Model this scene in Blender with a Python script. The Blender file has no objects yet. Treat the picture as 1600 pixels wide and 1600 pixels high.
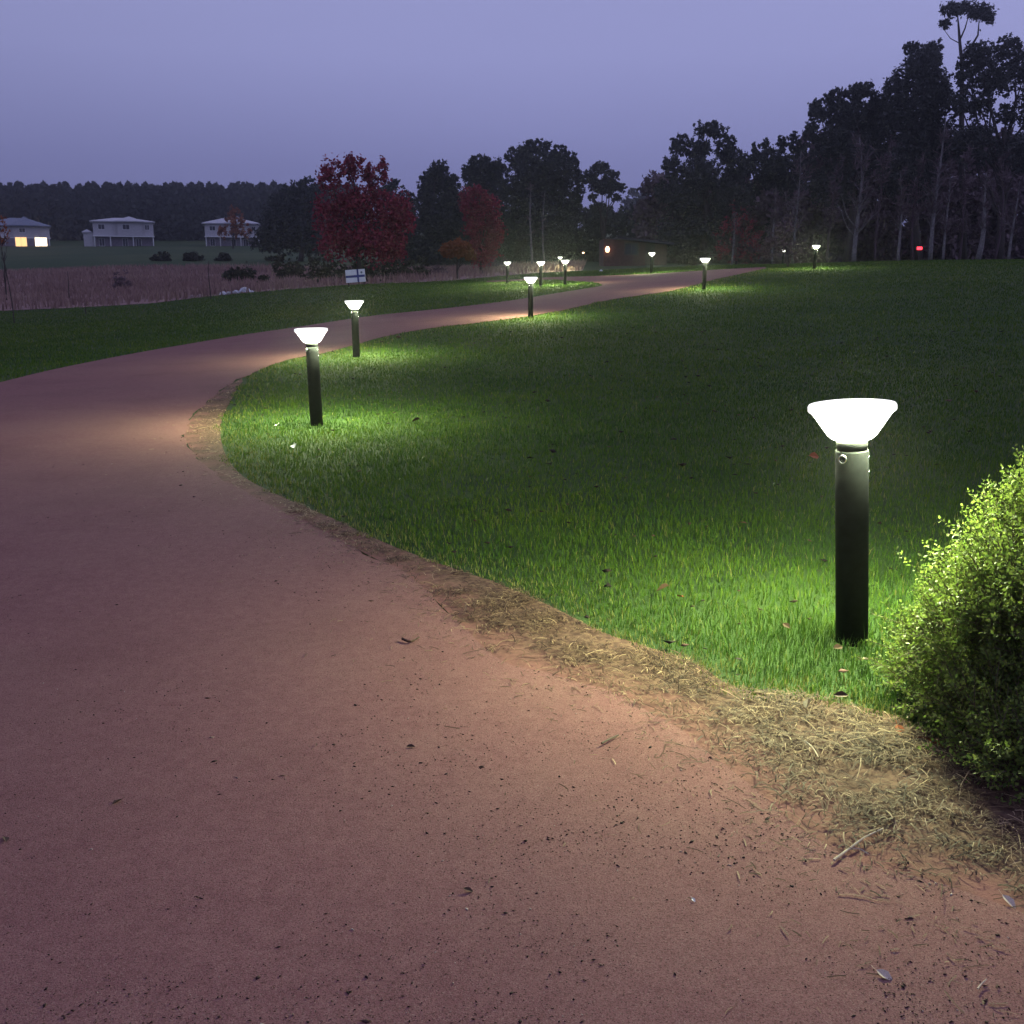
import bpy, math, random
import numpy as np
from mathutils import Vector, Matrix
from mathutils.geometry import delaunay_2d_cdt

random.seed(7)
rng = np.random.default_rng(11)
R = math.radians
sc = bpy.context.scene
col = sc.collection

# ------------------------------------------------------------------ camera
FPX, HY, CAMH = 1650.0, 440.0, 1.5            # focal length and horizon in photo pixels, eye height in metres
PITCH = math.atan((800 - HY) / FPX)
cd = bpy.data.cameras.new('camera'); cam = bpy.data.objects.new('camera', cd); col.objects.link(cam)
cam.location = (0, 0, CAMH); cam.rotation_euler = (R(90) - PITCH, 0, 0)
cd.sensor_width = 36; cd.lens = 36 * FPX / 1600; cd.clip_start = .05; cd.clip_end = 6000
sc.camera = cam

# ------------------------------------------------------------------ world: overcast dusk
w = bpy.data.worlds.new('World'); sc.world = w; w.use_nodes = True
nt = w.node_tree; nt.nodes.clear()
def N(nt, t, **k):
    n = nt.nodes.new(t)
    for a, b in k.items(): setattr(n, a, b)
    return n
out = N(nt, 'ShaderNodeOutputWorld'); bg = N(nt, 'ShaderNodeBackground')
sky = N(nt, 'ShaderNodeTexSky', sky_type='NISHITA', sun_disc=False)
sky.sun_elevation = R(1.0); sky.sun_rotation = R(60)
tc = N(nt, 'ShaderNodeTexCoord'); sx = N(nt, 'ShaderNodeSeparateXYZ')
nt.links.new(tc.outputs['Generated'], sx.inputs[0])
ramp = N(nt, 'ShaderNodeValToRGB')            # dusk cloud deck by elevation
e = ramp.color_ramp.elements
e[0].position = 0.0; e[0].color = (.180, .188, .425, 1)
e[1].position = 1.0; e[1].color = (.405, .425, .760, 1)
for p, c in ((.10, (.230, .244, .520, 1)), (.19, (.365, .385, .725, 1)), (.33, (.410, .430, .775, 1))):
    k = e.new(p); k.color = c
nt.links.new(sx.outputs['Z'], ramp.inputs[0])
nz = N(nt, 'ShaderNodeTexNoise'); nz.inputs['Scale'].default_value = 1.6; nz.inputs['Detail'].default_value = 5
mp = N(nt, 'ShaderNodeMapping'); mp.inputs['Scale'].default_value = (1, 1, 3.2)
nt.links.new(tc.outputs['Generated'], mp.inputs[0]); nt.links.new(mp.outputs[0], nz.inputs['Vector'])
m1 = N(nt, 'ShaderNodeMath', operation='MULTIPLY_ADD'); m1.inputs[1].default_value = .18; m1.inputs[2].default_value = .81
nt.links.new(sx.outputs['X'], m1.inputs[0])   # the afterglow side is a little lighter
m2 = N(nt, 'ShaderNodeMath', operation='MULTIPLY_ADD'); m2.inputs[1].default_value = .26
nt.links.new(nz.outputs['Fac'], m2.inputs[0]); nt.links.new(m1.outputs[0], m2.inputs[2])
mul = N(nt, 'ShaderNodeMix', data_type='RGBA', blend_type='MULTIPLY'); mul.inputs['Factor'].default_value = 1
nt.links.new(ramp.outputs[0], mul.inputs['A']); nt.links.new(m2.outputs[0], mul.inputs['B'])
sk = N(nt, 'ShaderNodeMix', data_type='RGBA', blend_type='ADD'); sk.inputs['Factor'].default_value = .004
nt.links.new(mul.outputs['Result'], sk.inputs['A']); nt.links.new(sky.outputs[0], sk.inputs['B'])
nt.links.new(sk.outputs['Result'], bg.inputs['Color']); bg.inputs['Strength'].default_value = .93
nt.links.new(bg.outputs[0], out.inputs[0])

sl = bpy.data.lights.new('sun', 'SUN'); sl.energy = .12; sl.angle = R(60); sl.color = (1, .62, .66)
so = bpy.data.objects.new('sun', sl); col.objects.link(so)
so.rotation_euler = (R(50), 0, R(120))

sc.view_settings.view_transform = 'Standard'; sc.view_settings.look = 'None'
sc.view_settings.exposure = 0; sc.view_settings.gamma = 1; sc.view_settings.use_curve_mapping = False
sc.render.engine = 'CYCLES'
cy = sc.cycles
cy.use_denoising = True; cy.max_bounces = 6; cy.diffuse_bounces = 2; cy.glossy_bounces = 2
cy.transmission_bounces = 2; cy.transparent_max_bounces = 12; cy.volume_bounces = 0
cy.sample_clamp_indirect = 3.0

LAMP_DOWN, LAMP_ROUND = 420.0, 205.0
LAMP_COL = (.90, 1.0, .54)

# ------------------------------------------------------------------ pixels <-> places
def ray(u, v):
    a = (u - 800) / FPX; b = (800 - v) / FPX
    den = math.cos(PITCH) + b * math.sin(PITCH)
    return a / den, (b * math.cos(PITCH) - math.sin(PITCH)) / den
def pix(u, v, Y):
    a, b = ray(u, v); return Vector((a * Y, Y, CAMH + b * Y))
def zz(v, Y): return CAMH + ray(800, v)[1] * Y

# ------------------------------------------------------------------ terrain
def V_(v): return ('v', v)
cols_ = {
 0:    [(11,0),(15.7,0),(20,-.05),(30,-.2),(45,-.3),(62,V_(487)),(90,V_(452)),(130,V_(424)),(180,V_(400)),(250,V_(385)),(330,V_(373)),(800,V_(352))],
 245:  [(11,0),(15,.0),(22,.05),(30,.02),(45,0),(58,V_(476)),(90,V_(445)),(130,V_(419)),(180,V_(398)),(250,V_(385)),(330,V_(373)),(800,V_(352))],
 487:  [(11.2,0),(15,.03),(19.65,.09),(27,.28),(36,.42),(45,.55),(56,V_(453)),(90,V_(438)),(130,V_(418)),(180,V_(400)),(250,V_(386)),(330,V_(373)),(800,V_(352))],
 555:  [(11.2,0),(15,.05),(19.65,.14),(27.4,.42),(36,.62),(45,.85),(56,V_(447)),(75,V_(441)),(90,V_(435)),(130,V_(418)),(180,V_(402)),(250,V_(388)),(330,V_(374)),(800,V_(352))],
 700:  [(11.2,.02),(15,.06),(19.65,.16),(27.4,.52),(36,.85),(45,1.1),(58,V_(442)),(75,V_(434)),(90,V_(429)),(130,V_(416)),(180,V_(402)),(250,V_(390)),(330,V_(376)),(800,V_(352))],
 829:  [(11.2,.02),(15,.07),(19.65,.18),(27.4,.59),(36,1.0),(45,1.25),(55,V_(439)),(75,V_(428)),(90,V_(422)),(130,V_(412)),(180,V_(404)),(330,V_(385)),(800,V_(355))],
 950:  [(11.2,.03),(15,.08),(19.65,.22),(27.4,.64),(36,1.12),(45,V_(441)),(55,V_(432)),(70,V_(424)),(90,V_(418)),(130,V_(411)),(180,V_(405)),(330,V_(390)),(800,V_(360))],
 1100: [(11.2,.03),(15,.09),(19.65,.25),(27.4,.7),(36,1.24),(45,V_(431)),(55,V_(421)),(70,V_(416)),(90,V_(414)),(130,V_(411)),(180,V_(406)),(330,V_(392)),(800,V_(360))],
 1250: [(11.2,.04),(15,.10),(19.65,.28),(27.4,.75),(36,1.33),(45,V_(424.5)),(55,V_(414.5)),(62,V_(412.5)),(90,V_(414)),(130,V_(413)),(180,V_(408)),(330,V_(395)),(800,V_(365))],
 1400: [(11.2,.05),(15,.11),(19.65,.30),(27.4,.8),(36,1.4),(45,V_(421)),(55,V_(410)),(63,V_(408)),(90,V_(410)),(130,V_(410)),(180,V_(408)),(330,V_(395)),(800,V_(365))],
 1600: [(11.2,.06),(15,.12),(19.65,.32),(27.4,.85),(36,1.5),(45,V_(417)),(55,V_(408)),(63,V_(406)),(90,V_(407.5)),(130,V_(408)),(180,V_(406)),(330,V_(395)),(800,V_(365))],
}
LY0, LY1, NY = math.log(2.0), math.log(900), 360
S0, S1, NS = -1.25, 1.25, 300
ly = np.linspace(LY0, LY1, NY); ss = np.linspace(S0, S1, NS)
prof = []; sk_ = []
for u in sorted(cols_):
    pts = [(2.0, 0.0), (5.0, 0.0)] + [(Y, zz(q[1], Y) if isinstance(q, tuple) else q) for Y, q in cols_[u]]
    xs = np.log([p[0] for p in pts]); zs = np.array([p[1] for p in pts])
    prof.append(np.interp(ly, xs, zs)); sk_.append(ray(u, 440)[0])
prof = np.array(prof)                                    # columns x NY
T = np.empty((NS, NY))
for j in range(NY): T[:, j] = np.interp(ss, sk_, prof[:, j])
def blur(a, n, ax):
    for _ in range(n):
        p = np.concatenate([np.take(a, [0], ax), a, np.take(a, [-1], ax)], ax)
        i = np.arange(a.shape[ax])
        a = (np.take(p, i, ax) + 2 * np.take(p, i + 1, ax) + np.take(p, i + 2, ax)) / 4
    return a
T = blur(blur(T, 20, 1), 12, 0)
def ground_np(x, y):
    x = np.asarray(x, float); y = np.asarray(y, float)
    yy = np.clip(y, 2.0, 899); s = np.clip(x / np.maximum(y, 3.0), S0, S1 - 1e-6)
    fi = (s - S0) / (S1 - S0) * (NS - 1); fj = (np.log(yy) - LY0) / (LY1 - LY0) * (NY - 1)
    i = np.clip(fi.astype(int), 0, NS - 2); j = np.clip(fj.astype(int), 0, NY - 2); a = fi - i; b = fj - j
    return T[i, j] * (1-a) * (1-b) + T[i+1, j] * a * (1-b) + T[i, j+1] * (1-a) * b + T[i+1, j+1] * a * b
def gz(x, y): return float(ground_np(x, y))
def hit(u, v, dz=0.0):
    a, b = ray(u, v); Y = 1.2; prev = Y
    while Y < 800:
        if CAMH + b * Y < gz(a * Y, Y) + dz:
            lo, hi = prev, Y
            for _ in range(30):
                m = (lo + hi) / 2
                if CAMH + b * m < gz(a * m, m) + dz: hi = m
                else: lo = m
            return Vector((a * hi, hi, gz(a * hi, hi)))
        prev = Y; Y *= 1.01
    return Vector((a * 70, 70, gz(a * 70, 70)))
def at(u, Y):                                            # a place on the ground at forward distance Y
    a = ray(u, 420)[0]; return Vector((a * Y, Y, gz(a * Y, Y)))

# ------------------------------------------------------------------ numpy value noise
_tab = rng.random((256, 256))
def vnoise(x, y):
    x = np.asarray(x, float); y = np.asarray(y, float)
    xi = np.floor(x).astype(int); yi = np.floor(y).astype(int); a = x - xi; b = y - yi
    a = a*a*(3-2*a); b = b*b*(3-2*b); g = lambda i, j: _tab[i % 256, j % 256]
    return g(xi, yi)*(1-a)*(1-b) + g(xi+1, yi)*a*(1-b) + g(xi, yi+1)*(1-a)*b + g(xi+1, yi+1)*a*b
def fbm(x, y): return .5*vnoise(x, y) + .3*vnoise(2.1*x+7, 2.1*y+3) + .2*vnoise(4.3*x+1, 4.3*y+9)

# ------------------------------------------------------------------ materials
def mat(name, c1, c2, rough=.8, scale=8, detail=5, bump=0, bscale=None, spec=.3, metal=0, extra=None, tint=None, trans=0, coord='Object'):
    m = bpy.data.materials.new(name); m.use_nodes = True; t = m.node_tree
    bs = t.nodes['Principled BSDF']; L = t.links.new
    bs.inputs['Roughness'].default_value = rough; bs.inputs['Metallic'].default_value = metal
    bs.inputs['Specular IOR Level'].default_value = spec
    co = N(t, 'ShaderNodeTexCoord')
    n = N(t, 'ShaderNodeTexNoise'); n.inputs['Scale'].default_value = scale; n.inputs['Detail'].default_value = detail
    L(co.outputs[coord], n.inputs['Vector'])
    r = N(t, 'ShaderNodeValToRGB'); r.color_ramp.elements[0].position = .32; r.color_ramp.elements[1].position = .68
    r.color_ramp.elements[0].color = (*c1, 1); r.color_ramp.elements[1].color = (*c2, 1)
    L(n.outputs['Fac'], r.inputs[0]); last = r.outputs[0]
    if tint:                                             # every blade or leaf has its own colour
        at_ = N(t, 'ShaderNodeAttribute', attribute_name='tint')
        r2 = N(t, 'ShaderNodeValToRGB'); es = r2.color_ramp.elements
        es[0].color = (*tint[0], 1); es[1].color = (*tint[-1], 1)
        for q in range(1, len(tint) - 1): es.new(q / (len(tint) - 1)).color = (*tint[q], 1)
        L(at_.outputs['Fac'], r2.inputs[0]); last = r2.outputs[0]
    if extra: last = extra(t, co, last, bs)
    L(last, bs.inputs['Base Color'])
    if bump:
        b = N(t, 'ShaderNodeBump'); b.inputs['Strength'].default_value = bump; b.inputs['Distance'].default_value = .02
        n2 = N(t, 'ShaderNodeTexNoise'); n2.inputs['Scale'].default_value = bscale or scale * 6; n2.inputs['Detail'].default_value = 6
        L(co.outputs[coord], n2.inputs['Vector']); L(n2.outputs['Fac'], b.inputs['Height']); L(b.outputs[0], bs.inputs['Normal'])
    if trans:
        tr = N(t, 'ShaderNodeBsdfTranslucent'); mx = N(t, 'ShaderNodeMixShader'); mx.inputs[0].default_value = trans
        L(last, tr.inputs[0]); L(bs.outputs[0], mx.inputs[1]); L(tr.outputs[0], mx.inputs[2])
        L(mx.outputs[0], t.nodes['Material Output'].inputs[0])
    return m
def emit(name, c, s):
    m = bpy.data.materials.new(name); m.use_nodes = True; t = m.node_tree; b = t.nodes['Principled BSDF']
    b.inputs['Base Color'].default_value = (.5, .5, .5, 1); b.inputs['Emission Color'].default_value = (*c, 1)
    b.inputs['Emission Strength'].default_value = s
    return m

def path_extra(t, co, last, bs):
    L = t.links.new
    def layer(last, scale, lo, hi, colr, fac, kind='ShaderNodeTexNoise', dist=0):
        n = N(t, kind); n.inputs['Scale'].default_value = scale
        if kind == 'ShaderNodeTexNoise':
            n.inputs['Detail'].default_value = 6; n.inputs['Roughness'].default_value = .65
        L(co.outputs['Object'], n.inputs['Vector'])
        mr = N(t, 'ShaderNodeMapRange'); mr.inputs['From Min'].default_value = lo; mr.inputs['From Max'].default_value = hi
        mr.inputs['To Max'].default_value = fac
        L(n.outputs['Fac' if kind == 'ShaderNodeTexNoise' else 'Distance'], mr.inputs['Value'])
        mx = N(t, 'ShaderNodeMix', data_type='RGBA'); mx.inputs['B'].default_value = (*colr, 1)
        L(mr.outputs[0], mx.inputs['Factor']); L(last, mx.inputs['A']); return mx.outputs['Result']
    last = layer(last, .33, .46, .62, (.235, .128, .112), .45)          # worn, paler ground
    last = layer(last, .9, .48, .72, (.135, .057, .058), .5)           # damp, darker patches
    last = layer(last, 2.1, .55, .75, (.240, .132, .112), .4)
    last = layer(last, 75, .50, .66, (.112, .047, .046), .55)            # dusty paler patches
    last = layer(last, 190, .49, .62, (.07, .033, .031), .8)            # grit
    last = layer(last, 290, .53, .66, (.33, .225, .195), .6)
    return last
def verge_extra(t, co, last, bs):                        # straw thins out into the gravel
    L = t.links.new; a = N(t, 'ShaderNodeAttribute', attribute_name='straw_cover')
    n = N(t, 'ShaderNodeTexNoise'); n.inputs['Scale'].default_value = 7; n.inputs['Detail'].default_value = 9; n.inputs['Roughness'].default_value = .7
    L(co.outputs['Object'], n.inputs['Vector'])
    s1 = N(t, 'ShaderNodeMath', operation='MULTIPLY_ADD'); s1.inputs[1].default_value = 2.0; s1.inputs[2].default_value = -.85; L(n.outputs['Fac'], s1.inputs[0])
    s2 = N(t, 'ShaderNodeMath', operation='ADD', use_clamp=True); L(a.outputs['Fac'], s2.inputs[0]); L(s1.outputs[0], s2.inputs[1])
    mx = N(t, 'ShaderNodeMix', data_type='RGBA'); mx.inputs['A'].default_value = (.205, .092, .084, 1)
    L(s2.outputs[0], mx.inputs['Factor']); L(last, mx.inputs['B']); return mx.outputs['Result']
def ground_extra(t, co, last, bs):
    L = t.links.new
    n = N(t, 'ShaderNodeTexNoise'); n.inputs['Scale'].default_value = .07; n.inputs['Detail'].default_value = 6
    L(co.outputs['Object'], n.inputs['Vector'])
    mr = N(t, 'ShaderNodeMapRange'); mr.inputs['From Min'].default_value = .4; mr.inputs['From Max'].default_value = .68; mr.inputs['To Max'].default_value = .6
    L(n.outputs['Fac'], mr.inputs['Value'])
    mx = N(t, 'ShaderNodeMix', data_type='RGBA'); mx.inputs['B'].default_value = (.075, .085, .032, 1)
    L(mr.outputs[0], mx.inputs['Factor']); L(last, mx.inputs['A'])
    return mx.outputs['Result']

M = {}
M['ground'] = mat('lawn_ground', (.018, .038, .014), (.036, .066, .020), .9, 2.5, 8, .6, 60, .1, extra=ground_extra)
M['path'] = mat('red_gravel', (.192, .084, .086), (.236, .113, .108), .95, 22, 9, .22, 330, .08, extra=path_extra)
M['verge'] = mat('dry_verge', (.052, .028, .024), (.150, .090, .066), .95, 34, 9, .2, 140, .1, extra=verge_extra)
M['meadow'] = mat('dry_meadow', (.17, .105, .10), (.28, .18, .155), .95, .35, 8, 0, None, .1)
M['field'] = mat('far_field', (.035, .062, .022), (.055, .085, .03), .95, .08, 6, 0, None, .1)
M['grass'] = mat('grass_blade', (0,0,0), (0,0,0), .55, 4, 2, spec=.12, tint=[(.031,.067,.021),(.054,.114,.017),(.098,.152,.014),(.22,.21,.07)], trans=.35)
M['straw'] = mat('straw', (0,0,0), (0,0,0), .7, 4, 2, spec=.25, tint=[(.030,.017,.013),(.092,.054,.036),(.190,.120,.074),(.37,.26,.165)], trans=.15)
M['reed'] = mat('reed', (0,0,0), (0,0,0), .85, 4, 2, spec=.1, tint=[(.14,.085,.08),(.25,.16,.14),(.35,.25,.20)], trans=.2)
M['pebble'] = mat('pebble', (0,0,0), (0,0,0), .85, 40, 3, spec=.2, tint=[(.012,.008,.008),(.034,.019,.017),(.12,.06,.052),(.4,.33,.30)])
M['bush'] = mat('bush_leaf', (0,0,0), (0,0,0), .5, 4, 2, spec=.2, tint=[(.072,.118,.028),(.130,.185,.036),(.21,.255,.058)], trans=.42)
M['twig'] = mat('twig_bark', (.06,.045,.03), (.12,.09,.06), .85, 30, 4)
M['pine'] = mat('pine_foliage', (0,0,0), (0,0,0), .8, 4, 2, spec=.1, tint=[(.028,.034,.032),(.050,.056,.048),(.075,.080,.066)])
M['gum'] = mat('gum_foliage', (0,0,0), (0,0,0), .75, 4, 2, spec=.1, tint=[(.034,.038,.036),(.062,.066,.058),(.105,.105,.098)])
M['brush'] = mat('winter_twigs', (0,0,0), (0,0,0), .85, 4, 2, spec=.1, tint=[(.085,.056,.066),(.14,.098,.108),(.19,.14,.145)])
M['redleaf'] = mat('red_maple_leaf', (0,0,0), (0,0,0), .6, 4, 2, spec=.2, tint=[(.15,.022,.038),(.27,.038,.060),(.40,.07,.095)], trans=.3)
M['orangeleaf'] = mat('orange_leaf', (0,0,0), (0,0,0), .6, 4, 2, spec=.2, tint=[(.20,.065,.03),(.33,.12,.045)], trans=.3)
M['shrub'] = mat('dark_shrub_leaf', (0,0,0), (0,0,0), .7, 4, 2, spec=.15, tint=[(.03,.034,.02),(.05,.054,.03),(.075,.07,.04)])
M['bark'] = mat('dark_bark', (.035,.028,.025), (.07,.055,.048), .9, 12, 5)
M['palebark'] = mat('pale_bark', (.10,.09,.088), (.22,.205,.20), .85, 6, 5)
M['post'] = mat('black_post_paint', (.006,.0065,.008), (.009,.010,.012), .8, 30, 4, .06, 400, .08)
M['panel'] = emit('glowing_top_cap', (1, .99, .93), .82)
M['steel'] = mat('bright_steel', (.62,.62,.62), (.75,.75,.74), .2, 30, 3, metal=1)
M['houseL'] = mat('pale_render', (.40,.39,.41), (.48,.47,.48), .85, 3, 5)
M['houseD'] = mat('shaded_brick', (.16,.14,.17), (.24,.21,.24), .9, 3, 5)  # shade of the verandah recess put into the lower wall colour
M['roof'] = mat('pale_metal_roof', (.36,.36,.39), (.44,.43,.46), .5, 3, 5)
M['roofb'] = mat('slate_blue_roof', (.12,.14,.19), (.17,.19,.25), .6, 3, 5)
M['glass'] = mat('dark_window_glass', (.012,.014,.02), (.02,.022,.03), .1, 5, 3, spec=.5)
M['trim'] = mat('white_trim', (.62,.62,.62), (.72,.72,.72), .6, 6, 3)
M['litY'] = emit('lit_window_yellow', (1, .56, .17), 1.7)
M['litW'] = emit('lit_window_white', (1, .78, .50), 3.4)
M['warm'] = emit('porch_bulb', (1, .55, .3), 7)
M['redlight'] = emit('red_lamp', (1, .02, .03), 3.0)
M['brickred'] = mat('red_brick', (.062,.028,.030), (.10,.045,.045), .9, 4, 5)
M['darkroof'] = mat('dark_tin_roof', (.03,.03,.04), (.05,.05,.06), .6, 3, 4)
M['signw'] = mat('white_sign_paint', (.66,.68,.74), (.76,.78,.84), .6, 5, 3)
M['signb'] = mat('blue_sign_paint', (.035,.05,.20), (.05,.07,.26), .6, 5, 3)
M['rock'] = mat('pale_rock', (.42,.43,.47), (.62,.63,.67), .9, 3, 6, .4)
M['rockpink'] = mat('pinkish_rock', (.26,.2,.19), (.36,.28,.27), .9, 3, 6, .4)
M['deadbrown'] = mat('dead_leaf_brown', (.03,.016,.012), (.07,.035,.02), .7, 20, 4)
M['deadred'] = mat('dead_leaf_red', (.17,.035,.012), (.28,.075,.02), .7, 20, 4)
M['deadpale'] = mat('dead_leaf_pale', (.42,.33,.25), (.6,.5,.4), .7, 20, 4)
M['deadwhite'] = mat('bleached_leaf', (.7,.68,.6), (.82,.8,.74), .7, 20, 4)

def lens_mat():                                          # frosted bowl: lets the bulb's light through and glows
    m = bpy.data.materials.new('frosted_lens'); m.use_nodes = True; t = m.node_tree; t.nodes.clear()
    o = N(t, 'ShaderNodeOutputMaterial'); tr = N(t, 'ShaderNodeBsdfTransparent'); em = N(t, 'ShaderNodeEmission'); mx = N(t, 'ShaderNodeMixShader')
    em.inputs[0].default_value = (1, .99, .90, 1); em.inputs[1].default_value = 6.5; mx.inputs[0].default_value = .45
    tr.inputs[0].default_value = (.95, .95, .95, 1)
    t.links.new(tr.outputs[0], mx.inputs[1]); t.links.new(em.outputs[0], mx.inputs[2]); t.links.new(mx.outputs[0], o.inputs[0])
    return m
M['lens'] = lens_mat()
M['lensrim'] = emit('glowing_rim', (1, .99, .92), 1.05)

# ------------------------------------------------------------------ object helpers
def tag(o, label=None, cat=None, group=None, kind=None):
    if label: o['label'] = label
    if cat: o['category'] = cat
    if group: o['group'] = group
    if kind: o['kind'] = kind
    return o
def empty(name, loc, rz=0):
    o = bpy.data.objects.new(name, None); o.location = loc; o.rotation_euler = (0, 0, rz); o.empty_display_size = .2
    col.objects.link(o); return o
class MB:
    def __init__(s): s.v = []; s.f = []
    def box(s, x0, x1, y0, y1, z0, z1):
        b = len(s.v)
        s.v += [(x0,y0,z0),(x1,y0,z0),(x1,y1,z0),(x0,y1,z0),(x0,y0,z1),(x1,y0,z1),(x1,y1,z1),(x0,y1,z1)]
        s.f += [tuple(b+i for i in q) for q in ((3,2,1,0),(4,5,6,7),(0,1,5,4),(1,2,6,5),(2,3,7,6),(3,0,4,7))]
        return s
    def poly(s, pts, faces):
        b = len(s.v); s.v += [tuple(p) for p in pts]; s.f += [tuple(b+i for i in q) for q in faces]; return s
    def tube(s, pts, rad, n=6, cap=True):
        pts = [Vector(p) for p in pts]; b = len(s.v); K = len(pts)
        for i, p in enumerate(pts):
            d = (pts[min(i+1, K-1)] - pts[max(i-1, 0)])
            d = d.normalized() if d.length > 1e-9 else Vector((0,0,1))
            a = d.cross(Vector((0,1,0)) if abs(d.y) < .9 else Vector((1,0,0))).normalized(); c = d.cross(a)
            for k in range(n):
                an = 2*math.pi*k/n; s.v.append(tuple(p + (a*math.cos(an) + c*math.sin(an))*rad[i]))
        for i in range(K-1):
            for k in range(n):
                k2 = (k+1) % n; s.f.append((b+i*n+k, b+i*n+k2, b+(i+1)*n+k2, b+(i+1)*n+k))
        if cap:
            s.f.append(tuple(b+k for k in reversed(range(n)))); s.f.append(tuple(b+(K-1)*n+k for k in range(n)))
        return s
    def lathe(s, prof, n=48, cap0=True, cap1=True):
        b = len(s.v)
        for r, z in prof:
            for k in range(n):
                an = 2*math.pi*k/n; s.v.append((r*math.cos(an), r*math.sin(an), z))
        for i in range(len(prof)-1):
            for k in range(n):
                k2 = (k+1) % n; s.f.append((b+i*n+k, b+i*n+k2, b+(i+1)*n+k2, b+(i+1)*n+k))
        if cap0: s.f.append(tuple(b+k for k in reversed(range(n))))
        if cap1: s.f.append(tuple(b+(len(prof)-1)*n+k for k in range(n)))
        return s
    def build(s, name, m, parent=None, smooth=False):
        me = bpy.data.meshes.new(name); me.from_pydata(s.v, [], s.f); me.update()
        if smooth: me.polygons.foreach_set('use_smooth', [True]*len(me.polygons))
        me.materials.append(M[m] if isinstance(m, str) else m)
        o = bpy.data.objects.new(name, me); col.objects.link(o); o.parent = parent
        return o
def arr_obj(name, V, F, m, tint=None, parent=None, smooth=False):
    """V: (n,3) corners, F: (k,3|4) faces, tint: one number per vertex"""
    me = bpy.data.meshes.new(name); K = F.shape[1]
    me.vertices.add(len(V)); me.vertices.foreach_set('co', np.ascontiguousarray(V, np.float32).ravel())
    me.loops.add(F.size); me.loops.foreach_set('vertex_index', np.ascontiguousarray(F, np.int32).ravel())
    me.polygons.add(len(F)); me.polygons.foreach_set('loop_start', np.arange(len(F), dtype=np.int32) * K)
    me.polygons.foreach_set('loop_total', np.full(len(F), K, np.int32))
    if smooth: me.polygons.foreach_set('use_smooth', np.ones(len(F), bool))
    if tint is not None:
        a = me.attributes.new('tint', 'FLOAT', 'POINT'); a.data.foreach_set('value', np.ascontiguousarray(tint, np.float32))
    me.update(calc_edges=True); me.validate()
    me.materials.append(M[m]); o = bpy.data.objects.new(name, me); col.objects.link(o); o.parent = parent
    return o
def inside(poly, x, y):
    c = np.zeros(len(x), bool); n = len(poly)
    for i in range(n):
        x1, y1 = poly[i]; x2, y2 = poly[(i+1) % n]
        if y1 == y2: continue
        k = ((y1 > y) != (y2 > y)) & (x < (x2-x1)*(y-y1)/(y2-y1) + x1); c ^= k
    return c
def smooth_line(pts, n=6):                               # Catmull-Rom through the points
    P = [Vector(p) for p in pts]; out = []
    for i in range(len(P)-1):
        a, b, c, d = P[max(i-1,0)], P[i], P[i+1], P[min(i+2, len(P)-1)]
        for k in range(n):
            t = k/n; out.append(.5*((2*b) + (c-a)*t + (2*a-5*b+4*c-d)*t*t + (3*b-a-3*c+d)*t**3))
    out.append(P[-1]); return out
def drape(name, poly, m, off, step, kind='structure'):
    """a sheet following the ground inside a plan outline"""
    xs = np.array([p[0] for p in poly]); ys = np.array([p[1] for p in poly]); pts = []
    y = ys.min() + .2
    while y < ys.max():
        st = step * max(1, abs(y) / 12); x = xs.min()
        row = np.arange(xs.min(), xs.max(), st) + random.random()*st*.5
        pts += [(a, y + random.uniform(-.2, .2)*st) for a in row]; y += st
    pts = np.array(pts); pts = pts[inside(poly, pts[:, 0], pts[:, 1])]
    nb = len(poly); v2 = [Vector((p[0], p[1])) for p in poly] + [Vector(p) for p in pts]
    vo, eo, fo, *_ = delaunay_2d_cdt(v2, [(i, (i+1) % nb) for i in range(nb)], [list(range(nb))], 1, 1e-5)
    X = np.array([p.x for p in vo]); Y = np.array([p.y for p in vo]); Z = ground_np(X, Y) + off
    me = bpy.data.meshes.new(name); me.from_pydata([tuple(q) for q in np.stack([X, Y, Z], 1)], [], [tuple(f) for f in fo])
    me.update(); me.polygons.foreach_set('use_smooth', [True]*len(me.polygons)); me.materials.append(M[m])
    o = bpy.data.objects.new(name, me); col.objects.link(o); o['kind'] = kind
    return o

# ------------------------------------------------------------------ ground
th = np.concatenate([np.arange(-45, 45, .5), np.arange(45, 315, 4.5)]); th = np.radians(th)
rr = [1.0]
while rr[-1] < 760: rr.append(rr[-1] * 1.035)
rr = np.array(rr)
A, B = np.meshgrid(th, rr, indexing='ij'); X = np.sin(A)*B; Y = np.cos(A)*B; Z = ground_np(X, Y)
Vg = np.stack([X, Y, Z], -1).reshape(-1, 3); nT, nR = len(th), len(rr)
i, j = np.meshgrid(np.arange(nT), np.arange(nR-1), indexing='ij'); i2 = (i+1) % nT
F = np.stack([i*nR+j, i*nR+j+1, i2*nR+j+1, i2*nR+j], -1).reshape(-1, 4)
c0 = len(Vg); Vg = np.vstack([Vg, [[0, 0, 0]]])
F = np.vstack([F, [[a*nR, ((a+1) % nT)*nR, c0, c0] for a in range(0)]]) if False else F
g = arr_obj('ground', Vg, F[:, ::-1].copy(), 'ground', smooth=True); g['kind'] = 'structure'

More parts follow.
